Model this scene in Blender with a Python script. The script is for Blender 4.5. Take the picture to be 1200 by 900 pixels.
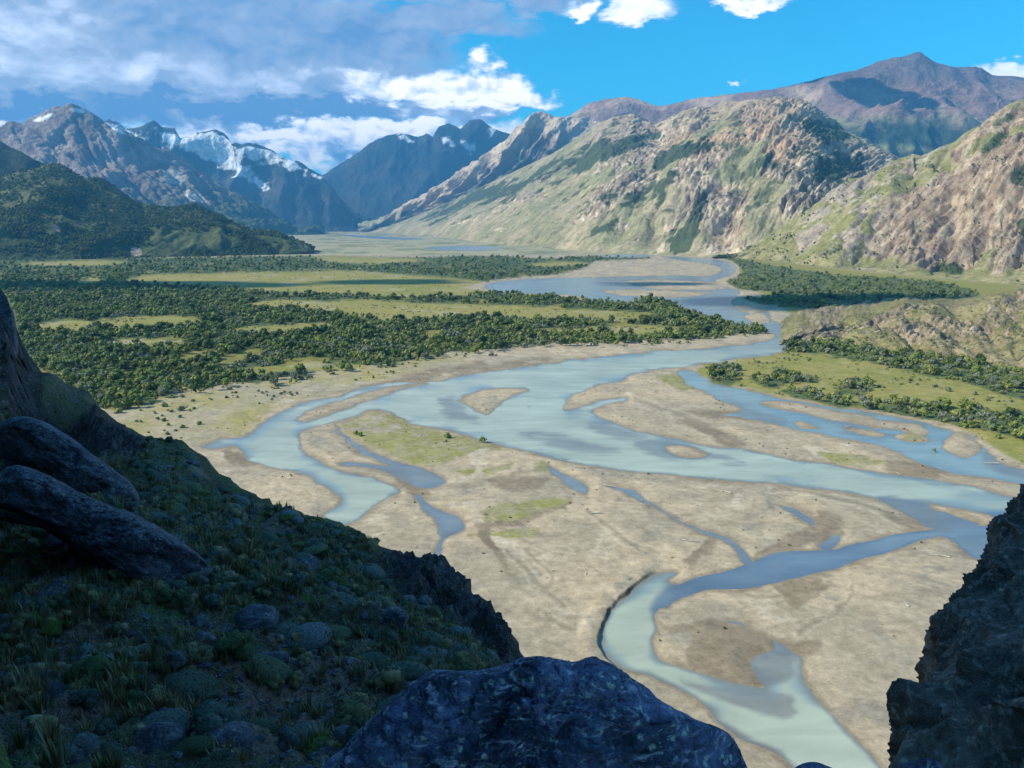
import bpy, math, random
import numpy as np
random.seed(7)
RNG = np.random.default_rng(11)
SC = bpy.context.scene
COL = SC.collection
for _o in list(bpy.data.objects):
    bpy.data.objects.remove(_o)

# ------------------------------------------------------------------ camera
H = 120.0                     # metres of the viewpoint above the river
FPX = 942.0                   # focal length in photograph pixels (1200 wide)
PITCH = math.atan((450 - 262) / FPX)
cam_d = bpy.data.cameras.new('camera')
cam_d.sensor_width = 36.0
cam_d.lens = 36.0 * FPX / 1200.0
cam_d.clip_start = 0.1
cam_d.clip_end = 90000
cam = bpy.data.objects.new('camera', cam_d)
cam.location = (0, 0, H)
cam.rotation_euler = (math.pi / 2 - PITCH, 0, 0)
COL.objects.link(cam)
SC.camera = cam

# ------------------------------------------------------------------ light
SUN_EL = math.radians(36)
SUN_DIR = np.array([-math.cos(SUN_EL) * math.cos(math.radians(14)), -math.cos(SUN_EL) * math.sin(math.radians(14)), math.sin(SUN_EL)])
sun_d = bpy.data.lights.new('sun', 'SUN')
sun_d.energy = 5.0
sun_d.angle = math.radians(0.55)
sun_d.color = (1.0, 0.90, 0.69)
sun = bpy.data.objects.new('sun', sun_d)
from mathutils import Vector, Matrix
sun.rotation_euler = Vector(SUN_DIR.tolist()).to_track_quat('Z', 'Y').to_euler()
sun.location = (-300, -30, 400)
COL.objects.link(sun)

SC.view_settings.view_transform = 'Standard'
SC.view_settings.look = 'None'
SC.view_settings.exposure = 0.48
SC.view_settings.gamma = 1.0
SC.cycles.max_bounces = 5
SC.cycles.diffuse_bounces = 2
SC.cycles.glossy_bounces = 2
SC.cycles.transparent_max_bounces = 6
SC.cycles.volume_bounces = 0
SC.cycles.use_denoising = True


def ray(px, py):
    px = np.asarray(px, float); py = np.asarray(py, float)
    xc = (px - 600) / FPX; yc = (450 - py) / FPX
    cp, sp = math.cos(PITCH), math.sin(PITCH)
    y = cp + yc * sp
    return xc / y, (yc * cp - sp) / y      # x/y and z/y


def PT(px, py, D):
    a, b = ray(px, py)
    D = np.asarray(D, float)
    return np.stack([a * D, D + 0 * a, H + b * D], -1)


def GD(px, py):                            # distance at which a pixel's ray meets the valley floor
    a, b = ray(px, py)
    return -H / np.minimum(b, -1e-3)


def proj(P):
    x, y, z = P[..., 0], P[..., 1], P[..., 2] - H
    cp, sp = math.cos(PITCH), math.sin(PITCH)
    f = y * cp - z * sp
    u = y * sp + z * cp
    f = np.maximum(f, 1e-3)
    return 600 + FPX * x / f, 450 - FPX * u / f


# ------------------------------------------------------------------ world: Nishita sky with clouds
class NT:
    def __init__(s, tree): s.t = tree
    def n(s, kind, **kw):
        nd = s.t.nodes.new(kind)
        for k, v in kw.items(): setattr(nd, k, v)
        return nd
    def link(s, a, b): s.t.links.new(a, b)
    def put(s, sock, v):
        if isinstance(v, bpy.types.NodeSocket): s.t.links.new(v, sock)
        else: sock.default_value = v
    def m(s, op, a, b=0.0, c=None, clamp=False):
        nd = s.n('ShaderNodeMath', operation=op, use_clamp=clamp)
        s.put(nd.inputs[0], a); s.put(nd.inputs[1], b)
        if c is not None: s.put(nd.inputs[2], c)
        return nd.outputs[0]
    def v(s, op, a, b=(0, 0, 0)):
        nd = s.n('ShaderNodeVectorMath', operation=op)
        s.put(nd.inputs[0], a); s.put(nd.inputs[1], b)
        return nd.outputs['Value'] if op in ('LENGTH', 'DOT_PRODUCT') else nd.outputs[0]
    def mapr(s, x, a, b, c=0.0, d=1.0, smooth=True):
        nd = s.n('ShaderNodeMapRange')
        nd.interpolation_type = 'SMOOTHSTEP' if smooth else 'LINEAR'
        s.put(nd.inputs[0], x)
        for i, q in enumerate((a, b, c, d)): s.put(nd.inputs[1 + i], q)
        return nd.outputs[0]
    def noise(s, vec, scale, detail=4.0, rough=0.55, dist=0.0):
        nd = s.n('ShaderNodeTexNoise')
        if vec is not None: s.link(vec, nd.inputs['Vector'])
        nd.inputs['Scale'].default_value = scale
        nd.inputs['Detail'].default_value = detail
        nd.inputs['Roughness'].default_value = rough
        nd.inputs['Distortion'].default_value = dist
        return nd.outputs['Fac']
    def voro(s, vec, scale, feature='F1', out='Distance'):
        nd = s.n('ShaderNodeTexVoronoi', feature=feature)
        s.link(vec, nd.inputs['Vector'])
        nd.inputs['Scale'].default_value = scale
        return nd.outputs[out]
    def mix(s, f, a, b, mode='MIX'):
        nd = s.n('ShaderNodeMix', data_type='RGBA', blend_type=mode)
        s.put(nd.inputs[0], f)
        for i, q in ((6, a), (7, b)):
            if not isinstance(q, bpy.types.NodeSocket) and len(q) == 3: q = (*q, 1)
            s.put(nd.inputs[i], q)
        return nd.outputs[2]


def px_dir(px, py):
    a, b = ray(px, py)
    return math.degrees(math.atan2(a, 1)), math.degrees(math.atan(b / math.sqrt(1 + a * a)))


world = bpy.data.worlds.new('World')
SC.world = world
world.use_nodes = True
w = NT(world.node_tree)
world.node_tree.nodes.clear()
tc = w.n('ShaderNodeTexCoord').outputs['Generated']
sky = w.n('ShaderNodeTexSky', sky_type='NISHITA')
sky.sun_disc = False
sky.sun_elevation = SUN_EL
sky.sun_rotation = math.atan2(SUN_DIR[0], SUN_DIR[1]) % (2 * math.pi)
sky.altitude = 500
sky.air_density = 1.0
sky.dust_density = 0.3
sky.ozone_density = 2.5
sep = w.n('ShaderNodeSeparateXYZ'); w.link(tc, sep.inputs[0])
X, Y, Z = sep.outputs
az = w.m('MULTIPLY', w.m('ARCTAN2', X, Y), 57.29578)
el = w.m('MULTIPLY', w.m('ARCSINE', Z), 57.29578)
flat = w.v('MULTIPLY', tc, (1.0, 1.0, 2.3))
big = w.noise(flat, 4.0, 8, 0.62, 0.25)
fine = w.noise(flat, 17.0, 6, 0.6, 0.2)
wispy = w.noise(w.v('MULTIPLY', tc, (1.0, 1.0, 4.5)), 7.0, 6, 0.62, 0.6)
waz = w.m('ADD', az, w.m('MULTIPLY', w.m('SUBTRACT', big, 0.5), 9.0))
waz = w.m('ADD', waz, w.m('MULTIPLY', w.m('SUBTRACT', fine, 0.5), 4.0))
wel = w.m('ADD', el, w.m('MULTIPLY', w.m('SUBTRACT', fine, 0.5), 2.6))
wel = w.m('ADD', wel, w.m('MULTIPLY', w.m('SUBTRACT', wispy, 0.5), 2.0))
cum = w.v('MULTIPLY', tc, (1.0, 1.0, 1.5))
nc_ = w.n('ShaderNodeTexNoise'); w.link(cum, nc_.inputs['Vector']); nc_.inputs['Scale'].default_value = 9; nc_.inputs['Detail'].default_value = 6; nc_.inputs['Roughness'].default_value = .6


def puffs(off):
    v_ = w.v('ADD', w.v('ADD', cum, w.v('MULTIPLY', nc_.outputs['Color'], (.11, .11, .11))), off)
    a1 = w.voro(v_, 13.0); a2 = w.voro(v_, 31.0); a3 = w.voro(v_, 70.0)
    return w.m('SUBTRACT', 1.0, w.m('ADD', w.m('MULTIPLY', a1, .62), w.m('ADD', w.m('MULTIPLY', a2, .34), w.m('MULTIPLY', a3, .16))))

puff = puffs((0, 0, 0)); puff_s = puffs((-.010, 0, .014))
wel = w.m('SUBTRACT', wel, w.m('MULTIPLY', w.m('SUBTRACT', puff, .5), 2.2))
waz = w.m('ADD', waz, w.m('MULTIPLY', w.m('SUBTRACT', puff_s, .5), 2.0))
comb = w.n('ShaderNodeCombineXYZ'); w.put(comb.inputs[0], waz); w.put(comb.inputs[1], wel)
WV = comb.outputs[0]


def blob(px, py, rx, ry, inner=0.35):
    a, e = px_dir(px, py)
    k = 0.0608
    d = w.v('MULTIPLY', w.v('SUBTRACT', WV, (a, e, 0)), (1 / (rx * k), 1 / (ry * k), 0))
    return w.mapr(w.v('LENGTH', d), 1.0, inner, 0.0, 1.0)


def blobs(lst):
    acc = None
    for b in lst:
        q = blob(*b[:4], *( [b[4]] if len(b) > 4 else []))
        acc = q if acc is None else w.m('MAXIMUM', acc, q)
    return acc

dark = blobs([(120, 30, 420, 105, .55), (330, 60, 240, 75, .5), (-250, 20, 420, 160, .6), (380, 118, 250, 30, .5), (130, 120, 320, 30, .6), (560, 120, 80, 14, .3),
              (480, 20, 190, 28, .4), (560, -30, 240, 40, .4), (430, -60, 340, 60, .5)])
bright = blobs([(535, 108, 135, 40, .55), (485, 98, 90, 32, .4), (565, 90, 70, 32, .4), (625, 112, 60, 22, .3), (370, 165, 330, 42, .4), (500, 160, 180, 32, .4), (60, 155, 120, 22, .3)])
small = blobs([(748, 3, 62, 27, .4), (672, 3, 36, 15, .3), (885, 0, 80, 14, .3), (1190, 80, 60, 21, .5), (862, 101, 14, 6, .1), (690, 127, 22, 7, .1)])
elsewhere = w.m('MULTIPLY', w.mapr(w.m('ABSOLUTE', az), 44, 75), w.mapr(w.m('ADD', w.m('MULTIPLY', big, 1.0), w.m('MULTIPLY', fine, 0.35)), 0.66, 0.80))
overhead = w.m('MULTIPLY', w.mapr(el, 19, 34), w.mapr(w.m('ADD', w.m('MULTIPLY', big, 1.0), w.m('MULTIPLY', fine, 0.3)), 0.66, 0.80))
alpha = w.m('MAXIMUM', w.m('MAXIMUM', dark, bright), w.m('MAXIMUM', w.m('MULTIPLY', small, 0.85), w.m('MAXIMUM', elsewhere, overhead)), clamp=True)
# where the cloud is thin it breaks up
alpha = w.m('MULTIPLY', alpha, w.mapr(w.m('ADD', alpha, w.m('MULTIPLY', w.m('SUBTRACT', fine, 0.5), 1.6)), 0.15, 0.75))
# lit tops and grey undersides: brightness from the cloud kind plus billows
bill = w.m('ADD', w.m('MULTIPLY', w.m('SUBTRACT', fine, 0.5), 2.2), w.m('MULTIPLY', w.m('SUBTRACT', wispy, 0.5), 1.8))
lit = w.m('ADD', w.m('MULTIPLY', bright, 0.78), w.m('MULTIPLY', small, 0.75))
lit = w.m('ADD', lit, w.m('MULTIPLY', blobs([(30, 60, 170, 70, .1), (200, 75, 160, 30, .1), (60, 120, 160, 30, .1), (330, 85, 120, 22, .1), (20, 30, 130, 60, .1), (30, 115, 120, 40, .1)]), 0.30))
lit = w.m('SUBTRACT', lit, w.m('MULTIPLY', blobs([(360, 126, 300, 18, .4), (90, 132, 230, 20, .3), (560, 132, 110, 10, .3), (430, 178, 120, 14, .1), (300, 165, 90, 9, .1)]), 0.75))
lit = w.m('ADD', lit, w.m('MULTIPLY', w.m('MAXIMUM', elsewhere, overhead), 0.4))
relief = w.m('MULTIPLY', w.m('SUBTRACT', puff, puff_s), w.m('ADD', 0.42, w.m('MULTIPLY', bright, 1.3)))
lit = w.m('ADD', w.m('ADD', lit, relief), w.m('ADD', 0.19, w.m('MULTIPLY', bill, 0.30)), clamp=True)
ramp = w.n('ShaderNodeValToRGB')
w.link(lit, ramp.inputs[0])
cr = ramp.color_ramp
cr.elements[0].position = 0.0; cr.elements[0].color = (0.085, 0.18, 0.34, 1)
cr.elements[1].position = 1.0; cr.elements[1].color = (0.92, 0.88, 0.80, 1)
e_ = cr.elements.new(0.35); e_.color = (0.22, 0.295, 0.42, 1)
e_ = cr.elements.new(0.62); e_.color = (0.46, 0.54, 0.68, 1)
skyc = w.mix(1.0, sky.outputs[0], (0.09, 0.84, 1.03), 'MULTIPLY')
bg1 = w.n('ShaderNodeBackground'); w.link(skyc, bg1.inputs[0]); bg1.inputs[1].default_value = 0.14
bg2 = w.n('ShaderNodeBackground'); w.link(ramp.outputs[0], bg2.inputs[0]); bg2.inputs[1].default_value = 1.45
mx = w.n('ShaderNodeMixShader'); w.link(alpha, mx.inputs[0]); w.link(bg1.outputs[0], mx.inputs[1]); w.link(bg2.outputs[0], mx.inputs[2])
wo = w.n('ShaderNodeOutputWorld'); w.link(mx.outputs[0], wo.inputs[0])
world.cycles.sampling_method = 'MANUAL'
world.cycles.sample_map_resolution = 512

# ------------------------------------------------------------------ numpy noise
_perm = RNG.permutation(256).astype(np.int32); _perm = np.concatenate([_perm, _perm, _perm])
_g = RNG.normal(size=(256, 3)); _g /= np.linalg.norm(_g, axis=1)[:, None]; _g = _g.astype(np.float32)


def pn(x, y, z):
    x = np.asarray(x, np.float32); y = np.asarray(y, np.float32) + 0 * x; z = np.asarray(z, np.float32) + 0 * x
    xi = np.floor(x); yi = np.floor(y); zi = np.floor(z)
    fx = x - xi; fy = y - yi; fz = z - zi
    X_ = xi.astype(np.int32) & 255; Y_ = yi.astype(np.int32) & 255; Z_ = zi.astype(np.int32) & 255
    u = fx * fx * fx * (fx * (fx * 6 - 15) + 10); v = fy * fy * fy * (fy * (fy * 6 - 15) + 10); w_ = fz * fz * fz * (fz * (fz * 6 - 15) + 10)
    r = 0
    for dx in (0, 1):
        for dy in (0, 1):
            for dz in (0, 1):
                h = _perm[_perm[_perm[X_ + dx] + Y_ + dy] + Z_ + dz]
                g = _g[h]
                d = g[..., 0] * (fx - dx) + g[..., 1] * (fy - dy) + g[..., 2] * (fz - dz)
                r = r + d * (u if dx else 1 - u) * (v if dy else 1 - v) * (w_ if dz else 1 - w_)
    return r * 1.5


def fbm(x, y, z=0.0, o=5, g=0.5):
    r = 0; a = 1.0; f = 1.0; t = 0
    for i in range(o):
        r = r + a * pn(x * f + 13.7 * i, y * f + 5.1 * i, np.asarray(z) * f + 1.3 * i); t += a; a *= g; f *= 2.03
    return r / t * 1.6


def ridged(x, y, z=0.0, o=5, g=0.5):
    r = 0; a = 1.0; f = 1.0; t = 0; prev = 1.0
    for i in range(o):
        n = 1 - np.abs(pn(x * f + 7.7 * i, y * f + 3.1 * i, np.asarray(z) * f + 2.3 * i)) * 1.6
        n = np.clip(n, 0, 1) ** 2
        r = r + a * n * prev; t += a; prev = np.clip(n * 1.4, 0, 1); a *= g; f *= 2.07
    return r / t


def ss(x, a, b):
    t = np.clip((x - a) / (b - a), 0, 1)
    return t * t * (3 - 2 * t)


def lerp(a, b, t):
    t = np.asarray(t)[..., None]
    return a * (1 - t) + np.asarray(b) * t


def smooth_poly(pts, closed=True, k=4):
    p = np.asarray(pts, float); n = len(p); out = []
    rng = range(n) if closed else range(n - 1)
    for i in rng:
        if closed: a, b, c, d = p[(i - 1) % n], p[i], p[(i + 1) % n], p[(i + 2) % n]
        else: a, b, c, d = p[max(i - 1, 0)], p[i], p[i + 1], p[min(i + 2, n - 1)]
        for j in range(k):
            t = j / k
            out.append(0.5 * ((2 * b) + (-a + c) * t + (2 * a - 5 * b + 4 * c - d) * t * t + (-a + 3 * b - 3 * c + d) * t ** 3))
    if not closed: out.append(p[-1])
    return np.array(out)


def sdf(pts, X_, Y_, far=40.0, closed=True, smooth=True):
    """distance to an outline, positive inside (clamped to +-far); for an open line minus the distance"""
    q = smooth_poly(pts, closed) if smooth else np.asarray(pts, float)
    shp = X_.shape; x = X_.ravel(); y = Y_.ravel()
    out = np.full(x.shape, -far, np.float32)
    sel = np.nonzero((x > q[:, 0].min() - far) & (x < q[:, 0].max() + far) & (y > q[:, 1].min() - far) & (y < q[:, 1].max() + far))[0]
    if len(sel) == 0: return out.reshape(shp)
    x = x[sel].astype(np.float32); y = y[sel].astype(np.float32)
    d2 = np.full(x.shape, 1e9, np.float32); ins = np.zeros(x.shape, bool)
    n = len(q); m = n if closed else n - 1
    for i in range(m):
        ax, ay = q[i]; bx, by = q[(i + 1) % n]
        ex, ey = bx - ax, by - ay; L = ex * ex + ey * ey
        if L < 1e-9: continue
        t = np.clip(((x - ax) * ex + (y - ay) * ey) / L, 0, 1)
        dx = x - ax - t * ex; dy = y - ay - t * ey
        d2 = np.minimum(d2, dx * dx + dy * dy)
        if closed and ay != by:
            c = ((ay > y) != (by > y)) & (x < (bx - ax) * (y - ay) / (by - ay) + ax)
            ins ^= c
    d = np.sqrt(d2)
    out[sel] = np.clip(np.where(ins, d, -d), -far, far)
    return out.reshape(shp)


# ------------------------------------------------------------------ mesh helpers
def mesh_np(name, V, F, mat, smooth=True, attrs=None, colors=None):
    me = bpy.data.meshes.new(name)
    V = np.asarray(V, np.float32).reshape(-1, 3); F = np.asarray(F, np.int32)
    k = F.shape[1]
    me.vertices.add(len(V)); me.vertices.foreach_set('co', V.ravel())
    me.loops.add(F.size); me.loops.foreach_set('vertex_index', F.ravel())
    me.polygons.add(len(F)); me.polygons.foreach_set('loop_start', np.arange(0, F.size, k, dtype=np.int32))
    me.polygons.foreach_set('loop_total', np.full(len(F), k, np.int32))
    if smooth: me.polygons.foreach_set('use_smooth', np.ones(len(F), bool))
    me.update(calc_edges=True)
    if colors is not None:
        for nm, c in colors.items():
            a = me.color_attributes.new(nm, 'FLOAT_COLOR', 'POINT')
            c = np.asarray(c, np.float32).reshape(-1, 3)
            a.data.foreach_set('color', np.concatenate([c, np.ones((len(c), 1), np.float32)], 1).ravel())
    if attrs is not None:
        for nm, c in attrs.items():
            a = me.attributes.new(nm, 'FLOAT', 'POINT'); a.data.foreach_set('value', np.asarray(c, np.float32).ravel())
    if mat: me.materials.append(mat)
    return me


def link(me_or_none, name, parent=None, loc=None, **props):
    o = bpy.data.objects.new(name, me_or_none)
    COL.objects.link(o)
    if parent: o.parent = parent
    if loc is not None: o.location = loc
    for k, v in props.items(): o[k] = v
    return o


def grid_faces(nr, nc, keep=None):
    i = np.arange(nr * nc).reshape(nr, nc)
    f = np.stack([i[:-1, :-1], i[:-1, 1:], i[1:, 1:], i[1:, :-1]], -1)
    if keep is not None: f = f[keep]
    return f.reshape(-1, 4)


def grid_normals(P):
    du = np.gradient(P, axis=1); dv = np.gradient(P, axis=0)
    n = np.cross(du, dv); n /= np.maximum(np.linalg.norm(n, axis=-1, keepdims=True), 1e-9)
    s = np.sign(np.median(n[..., 2])) or 1
    return n * s


# ------------------------------------------------------------------ materials
def new_mat(name):
    m = bpy.data.materials.new(name); m.use_nodes = True
    t = NT(m.node_tree); m.node_tree.nodes.clear()
    b = t.n('ShaderNodeBsdfPrincipled'); o = t.n('ShaderNodeOutputMaterial')
    t.link(b.outputs[0], o.inputs[0])
    b.inputs['Roughness'].default_value = 0.9
    b.inputs['Specular IOR Level'].default_value = 0.15
    return m, t, b, o


def bump(t, b, h, strength, dist):
    n = t.n('ShaderNodeBump'); n.inputs['Strength'].default_value = strength; n.inputs['Distance'].default_value = dist
    t.put(n.inputs['Height'], h); t.link(n.outputs[0], b.inputs['Normal'])


def terrain_mat(name, scales, bstr=0.6, bdist=1.0, contrast=0.45, strata=0.0):
    """vertex colours of the ground cover, broken up by grain at several real-world scales"""
    m, t, b, o = new_mat(name)
    vc = t.n('ShaderNodeVertexColor'); vc.layer_name = 'cover'
    pos = t.n('ShaderNodeNewGeometry').outputs['Position']
    f = None
    for s in scales:
        n = t.noise(pos, 1.0 / s, 5, 0.62)
        f = n if f is None else t.m('ADD', f, n)
    f = t.m('DIVIDE', f, float(len(scales)))
    if strata:
        vr = t.n('ShaderNodeVectorRotate'); vr.rotation_type = 'Y_AXIS'; vr.inputs['Angle'].default_value = math.radians(42)
        t.link(pos, vr.inputs['Vector'])
        st = t.noise(t.v('MULTIPLY', vr.outputs[0], (1 / (strata * 8), 1 / (strata * 5), 1 / strata)), 1.0, 6, .65, .5)
        f = t.m('ADD', t.m('MULTIPLY', f, .62), t.m('MULTIPLY', st, .38))
    k = t.mapr(f, 0.34, 0.66, 1 - contrast, 1 + contrast, smooth=False)
    c = t.v('MULTIPLY', vc.outputs[0], (1, 1, 1))
    sc = t.n('ShaderNodeVectorMath', operation='SCALE'); t.link(c, sc.inputs[0]); t.link(k, sc.inputs['Scale'])
    t.link(sc.outputs[0], b.inputs['Base Color'])
    bump(t, b, f, bstr, bdist)
    return m


M_FLOOR = terrain_mat('valley_floor_sediment', (0.8, 3.0, 12.0), 0.5, 0.4, 0.36)
M_MTN = terrain_mat('mountain_rock_and_turf', (12.0, 40.0), 1.0, 22.0, 0.62, 26.0)
M_FAR = terrain_mat('far_mountain_rock', (60.0, 240.0), 0.9, 60.0, 0.4)
M_NEAR = terrain_mat('near_ridge_rock_and_turf', (4.0, 16.0), 1.0, 9.0, 0.62, 11.0)


def foliage_mat(name, cols, scale=0.9, transl=True):
    m, t, b, o = new_mat(name)
    oi = t.n('ShaderNodeObjectInfo')
    r = t.n('ShaderNodeValToRGB'); t.link(oi.outputs['Random'], r.inputs[0])
    cr = r.color_ramp; cr.interpolation = 'LINEAR'
    cr.elements[0].color = (*cols[0], 1); cr.elements[0].position = 0
    cr.elements[1].color = (*cols[-1], 1); cr.elements[1].position = 1
    for i, c in enumerate(cols[1:-1]):
        e = cr.elements.new((i + 1) / (len(cols) - 1)); e.color = (*c, 1)
    pos = t.n('ShaderNodeTexCoord').outputs['Object']
    n = t.noise(pos, scale, 3, 0.6)
    k = t.mapr(n, 0.3, 0.7, 0.62, 1.4, smooth=False)
    sc = t.n('ShaderNodeVectorMath', operation='SCALE'); t.link(r.outputs[0], sc.inputs[0]); t.link(k, sc.inputs['Scale'])
    t.link(sc.outputs[0], b.inputs['Base Color'])
    b.inputs['Roughness'].default_value = 0.75
    return m


M_LEAF = foliage_mat('beech_foliage', [(0.07, 0.10, 0.03), (0.15, 0.20, 0.04), (0.21, 0.25, 0.06), (0.10, 0.135, 0.045), (0.25, 0.26, 0.08), (0.14, 0.19, 0.05), (0.17, 0.21, 0.10)])
M_LEAFG = foliage_mat('grey_shrub_foliage', [(0.19, 0.21, 0.15), (0.13, 0.155, 0.10), (0.22, 0.23, 0.17), (0.14, 0.18, 0.09)])
M_LEAFD = foliage_mat('dark_hillside_foliage', [(0.045, 0.07, 0.02), (0.07, 0.10, 0.03), (0.09, 0.12, 0.04), (0.05, 0.08, 0.025)])
m_, t_, b_, o_ = new_mat('grey_bark'); M_BARK = m_
t_.link(t_.mix(t_.noise(t_.n('ShaderNodeTexCoord').outputs['Object'], 4.0), (0.10, 0.085, 0.07), (0.22, 0.20, 0.17)), b_.inputs['Base Color'])
m_, t_, b_, o_ = new_mat('bleached_driftwood'); M_WOOD = m_
t_.link(t_.mix(t_.noise(t_.n('ShaderNodeTexCoord').outputs['Object'], 3.0), (0.28, 0.25, 0.21), (0.6, 0.56, 0.5)), b_.inputs['Base Color'])


def rock_mat(name, c1, c2, c3, lichen, scale=1.0, lichen_amt=0.6, bd=0.05):
    m, t, b, o = new_mat(name)
    pos = t.n('ShaderNodeNewGeometry').outputs['Position']
    a = t.noise(pos, 1.3 * scale, 8, 0.65, 0.3)
    bb = t.noise(pos, 6.0 * scale, 6, 0.7, 0.2)
    c = t.noise(pos, 28.0 * scale, 4, 0.6)
    vein = t.noise(t.v('MULTIPLY', pos, (1.0, 1.0, 3.0)), 3.2 * scale, 6, 0.65, 1.2)
    col = t.mix(t.mapr(a, 0.38, 0.62), c1, c2)
    col = t.mix(t.mapr(vein, 0.52, 0.68), col, c3)
    sp = t.voro(pos, 7.5 * scale)
    wob = t.m('ADD', sp, t.m('MULTIPLY', t.m('SUBTRACT', c, 0.5), 0.35))
    spots = t.m('MULTIPLY', t.mapr(wob, 0.34, 0.22), t.mapr(bb, 0.47, 0.54))
    col = t.mix(t.m('MULTIPLY', spots, lichen_amt), col, lichen)
    k = t.mapr(t.m('ADD', t.m('MULTIPLY', bb, 0.6), t.m('MULTIPLY', c, 0.4)), 0.36, 0.64, 0.45, 1.6, smooth=False)
    sc = t.n('ShaderNodeVectorMath', operation='SCALE'); t.link(col, sc.inputs[0]); t.link(k, sc.inputs['Scale'])
    t.link(sc.outputs[0], b.inputs['Base Color'])
    b.inputs['Roughness'].default_value = 0.7
    b.inputs['Specular IOR Level'].default_value = 0.3
    h = t.m('ADD', t.m('MULTIPLY', a, 1.2), t.m('ADD', t.m('MULTIPLY', bb, 0.5), t.m('MULTIPLY', c, 0.14)))
    bump(t, b, h, 0.9, bd / scale)
    return m


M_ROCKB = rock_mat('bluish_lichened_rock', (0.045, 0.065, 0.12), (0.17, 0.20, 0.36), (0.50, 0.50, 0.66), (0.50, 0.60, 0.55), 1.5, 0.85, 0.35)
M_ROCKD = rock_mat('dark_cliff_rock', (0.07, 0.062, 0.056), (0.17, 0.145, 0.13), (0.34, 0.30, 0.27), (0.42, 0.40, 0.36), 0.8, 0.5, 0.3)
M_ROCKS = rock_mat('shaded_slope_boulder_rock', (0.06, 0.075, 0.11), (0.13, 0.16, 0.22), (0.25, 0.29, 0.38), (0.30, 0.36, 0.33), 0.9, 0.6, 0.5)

# slope ground: vertex cover colours plus fine litter
m_, t_, b_, o_ = new_mat('slope_turf_and_scree'); M_SLOPE = m_
_pos = t_.n('ShaderNodeNewGeometry').outputs['Position']
_vc = t_.n('ShaderNodeVertexColor'); _vc.layer_name = 'cover'
_a = t_.noise(_pos, 1.1, 6, 0.7, 0.3); _b = t_.noise(_pos, 6.0, 6, 0.7); _c = t_.noise(_pos, 24.0, 3, 0.7)
_col = t_.mix(t_.mapr(_a, 0.56, 0.66), _vc.outputs[0], (0.10, 0.10, 0.055))
_col = t_.mix(t_.mapr(_b, 0.60, 0.68), _col, (0.17, 0.15, 0.13))
_col = t_.mix(t_.m('MULTIPLY', t_.mapr(_c, 0.62, 0.7), 0.6), _col, (0.34, 0.32, 0.30))
_k = t_.mapr(t_.m('ADD', t_.m('MULTIPLY', _b, 0.6), t_.m('MULTIPLY', _c, 0.4)), 0.36, 0.64, 0.55, 2.6, smooth=False)
_s = t_.n('ShaderNodeVectorMath', operation='SCALE'); t_.link(_col, _s.inputs[0]); t_.link(_k, _s.inputs['Scale'])
t_.link(_s.outputs[0], b_.inputs['Base Color'])
bump(t_, b_, t_.m('ADD', _b, t_.m('MULTIPLY', _c, 0.4)), 1.0, 0.25)

# water
m_, t_, b_, o_ = new_mat('glacial_river_water'); M_WATER = m_
_vc = t_.n('ShaderNodeVertexColor'); _vc.layer_name = 'turbidity'
_pos = t_.n('ShaderNodeNewGeometry').outputs['Position']
_n = t_.noise(t_.v('MULTIPLY', _pos, (0.35, 1.0, 1.0)), 0.09, 4, 0.6, 0.6)
_k = t_.mapr(_n, 0.3, 0.7, 0.88, 1.12, smooth=False)
_s = t_.n('ShaderNodeVectorMath', operation='SCALE'); t_.link(_vc.outputs[0], _s.inputs[0]); t_.link(_k, _s.inputs['Scale'])
t_.link(_s.outputs[0], b_.inputs['Base Color'])
b_.inputs['Roughness'].default_value = 0.22
b_.inputs['IOR'].default_value = 1.33
b_.inputs['Specular IOR Level'].default_value = 0.27
bump(t_, b_, t_.noise(_pos, 0.9, 3, 0.6), 0.25, 0.10)

# ------------------------------------------------------------------ the valley floor, traced on the ground plane
W_MAIN = [(237, 523), (268, 514), (289, 509), (305, 498), (323, 486), (349, 475), (377, 468), (405, 461), (425, 454), (455, 448), (475, 449), (500, 449),
          (545, 439), (598, 432), (641, 426), (699, 419), (762, 413), (820, 409), (860, 405), (890, 401), (906, 397), (908, 392), (895, 385), (878, 381), (850, 376),
          (825, 369), (804, 361), (782, 354), (761, 349), (730, 354), (695, 352), (670, 346), (625, 344), (585, 343), (570, 338), (575, 332), (607, 328), (653, 326), (695, 325), (740, 324),
          (800, 323), (828, 324), (845, 318), (838, 311), (800, 305), (775, 301), (812, 302), (850, 306), (863, 313), (858, 322), (838, 329), (852, 337), (868, 341),
          (860, 350), (858, 357), (872, 366), (900, 366), (908, 378), (934, 386), (929, 395), (922, 404), (917, 412), (885, 418), (850, 422), (818, 427), (798, 431),
          (780, 432), (762, 434), (745, 437), (728, 446), (699, 452), (676, 462), (663, 471), (660, 478), (667, 481), (684, 476), (704, 469), (731, 466), (730, 470), (716, 473), (697, 481),
          (704, 490), (733, 500), (768, 510), (803, 516), (837, 523), (870, 526), (912, 535), (960, 543), (1008, 550), (1050, 556), (1095, 562), (1140, 571),
          (1190, 582), (1260, 596), (1260, 640), (1190, 614), (1167, 607), (1140, 600), (1080, 590), (1020, 582), (960, 573), (900, 567), (840, 562), (762, 554), (704, 547),
          (661, 540), (618, 530), (589, 523), (566, 516), (527, 505), (499, 500), (475, 493), (454, 482), (436, 480), (419, 486), (398, 493), (370, 501), (352, 508),
          (350, 519), (356, 530), (380, 545), (398, 552), (420, 556), (445, 562), (470, 576), (454, 584), (436, 596), (426, 606), (400, 616), (380, 604), (394, 591), (398, 582),
          (377, 568), (363, 559), (335, 551), (300, 543), (286, 534), (279, 523), (255, 525)]
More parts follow.
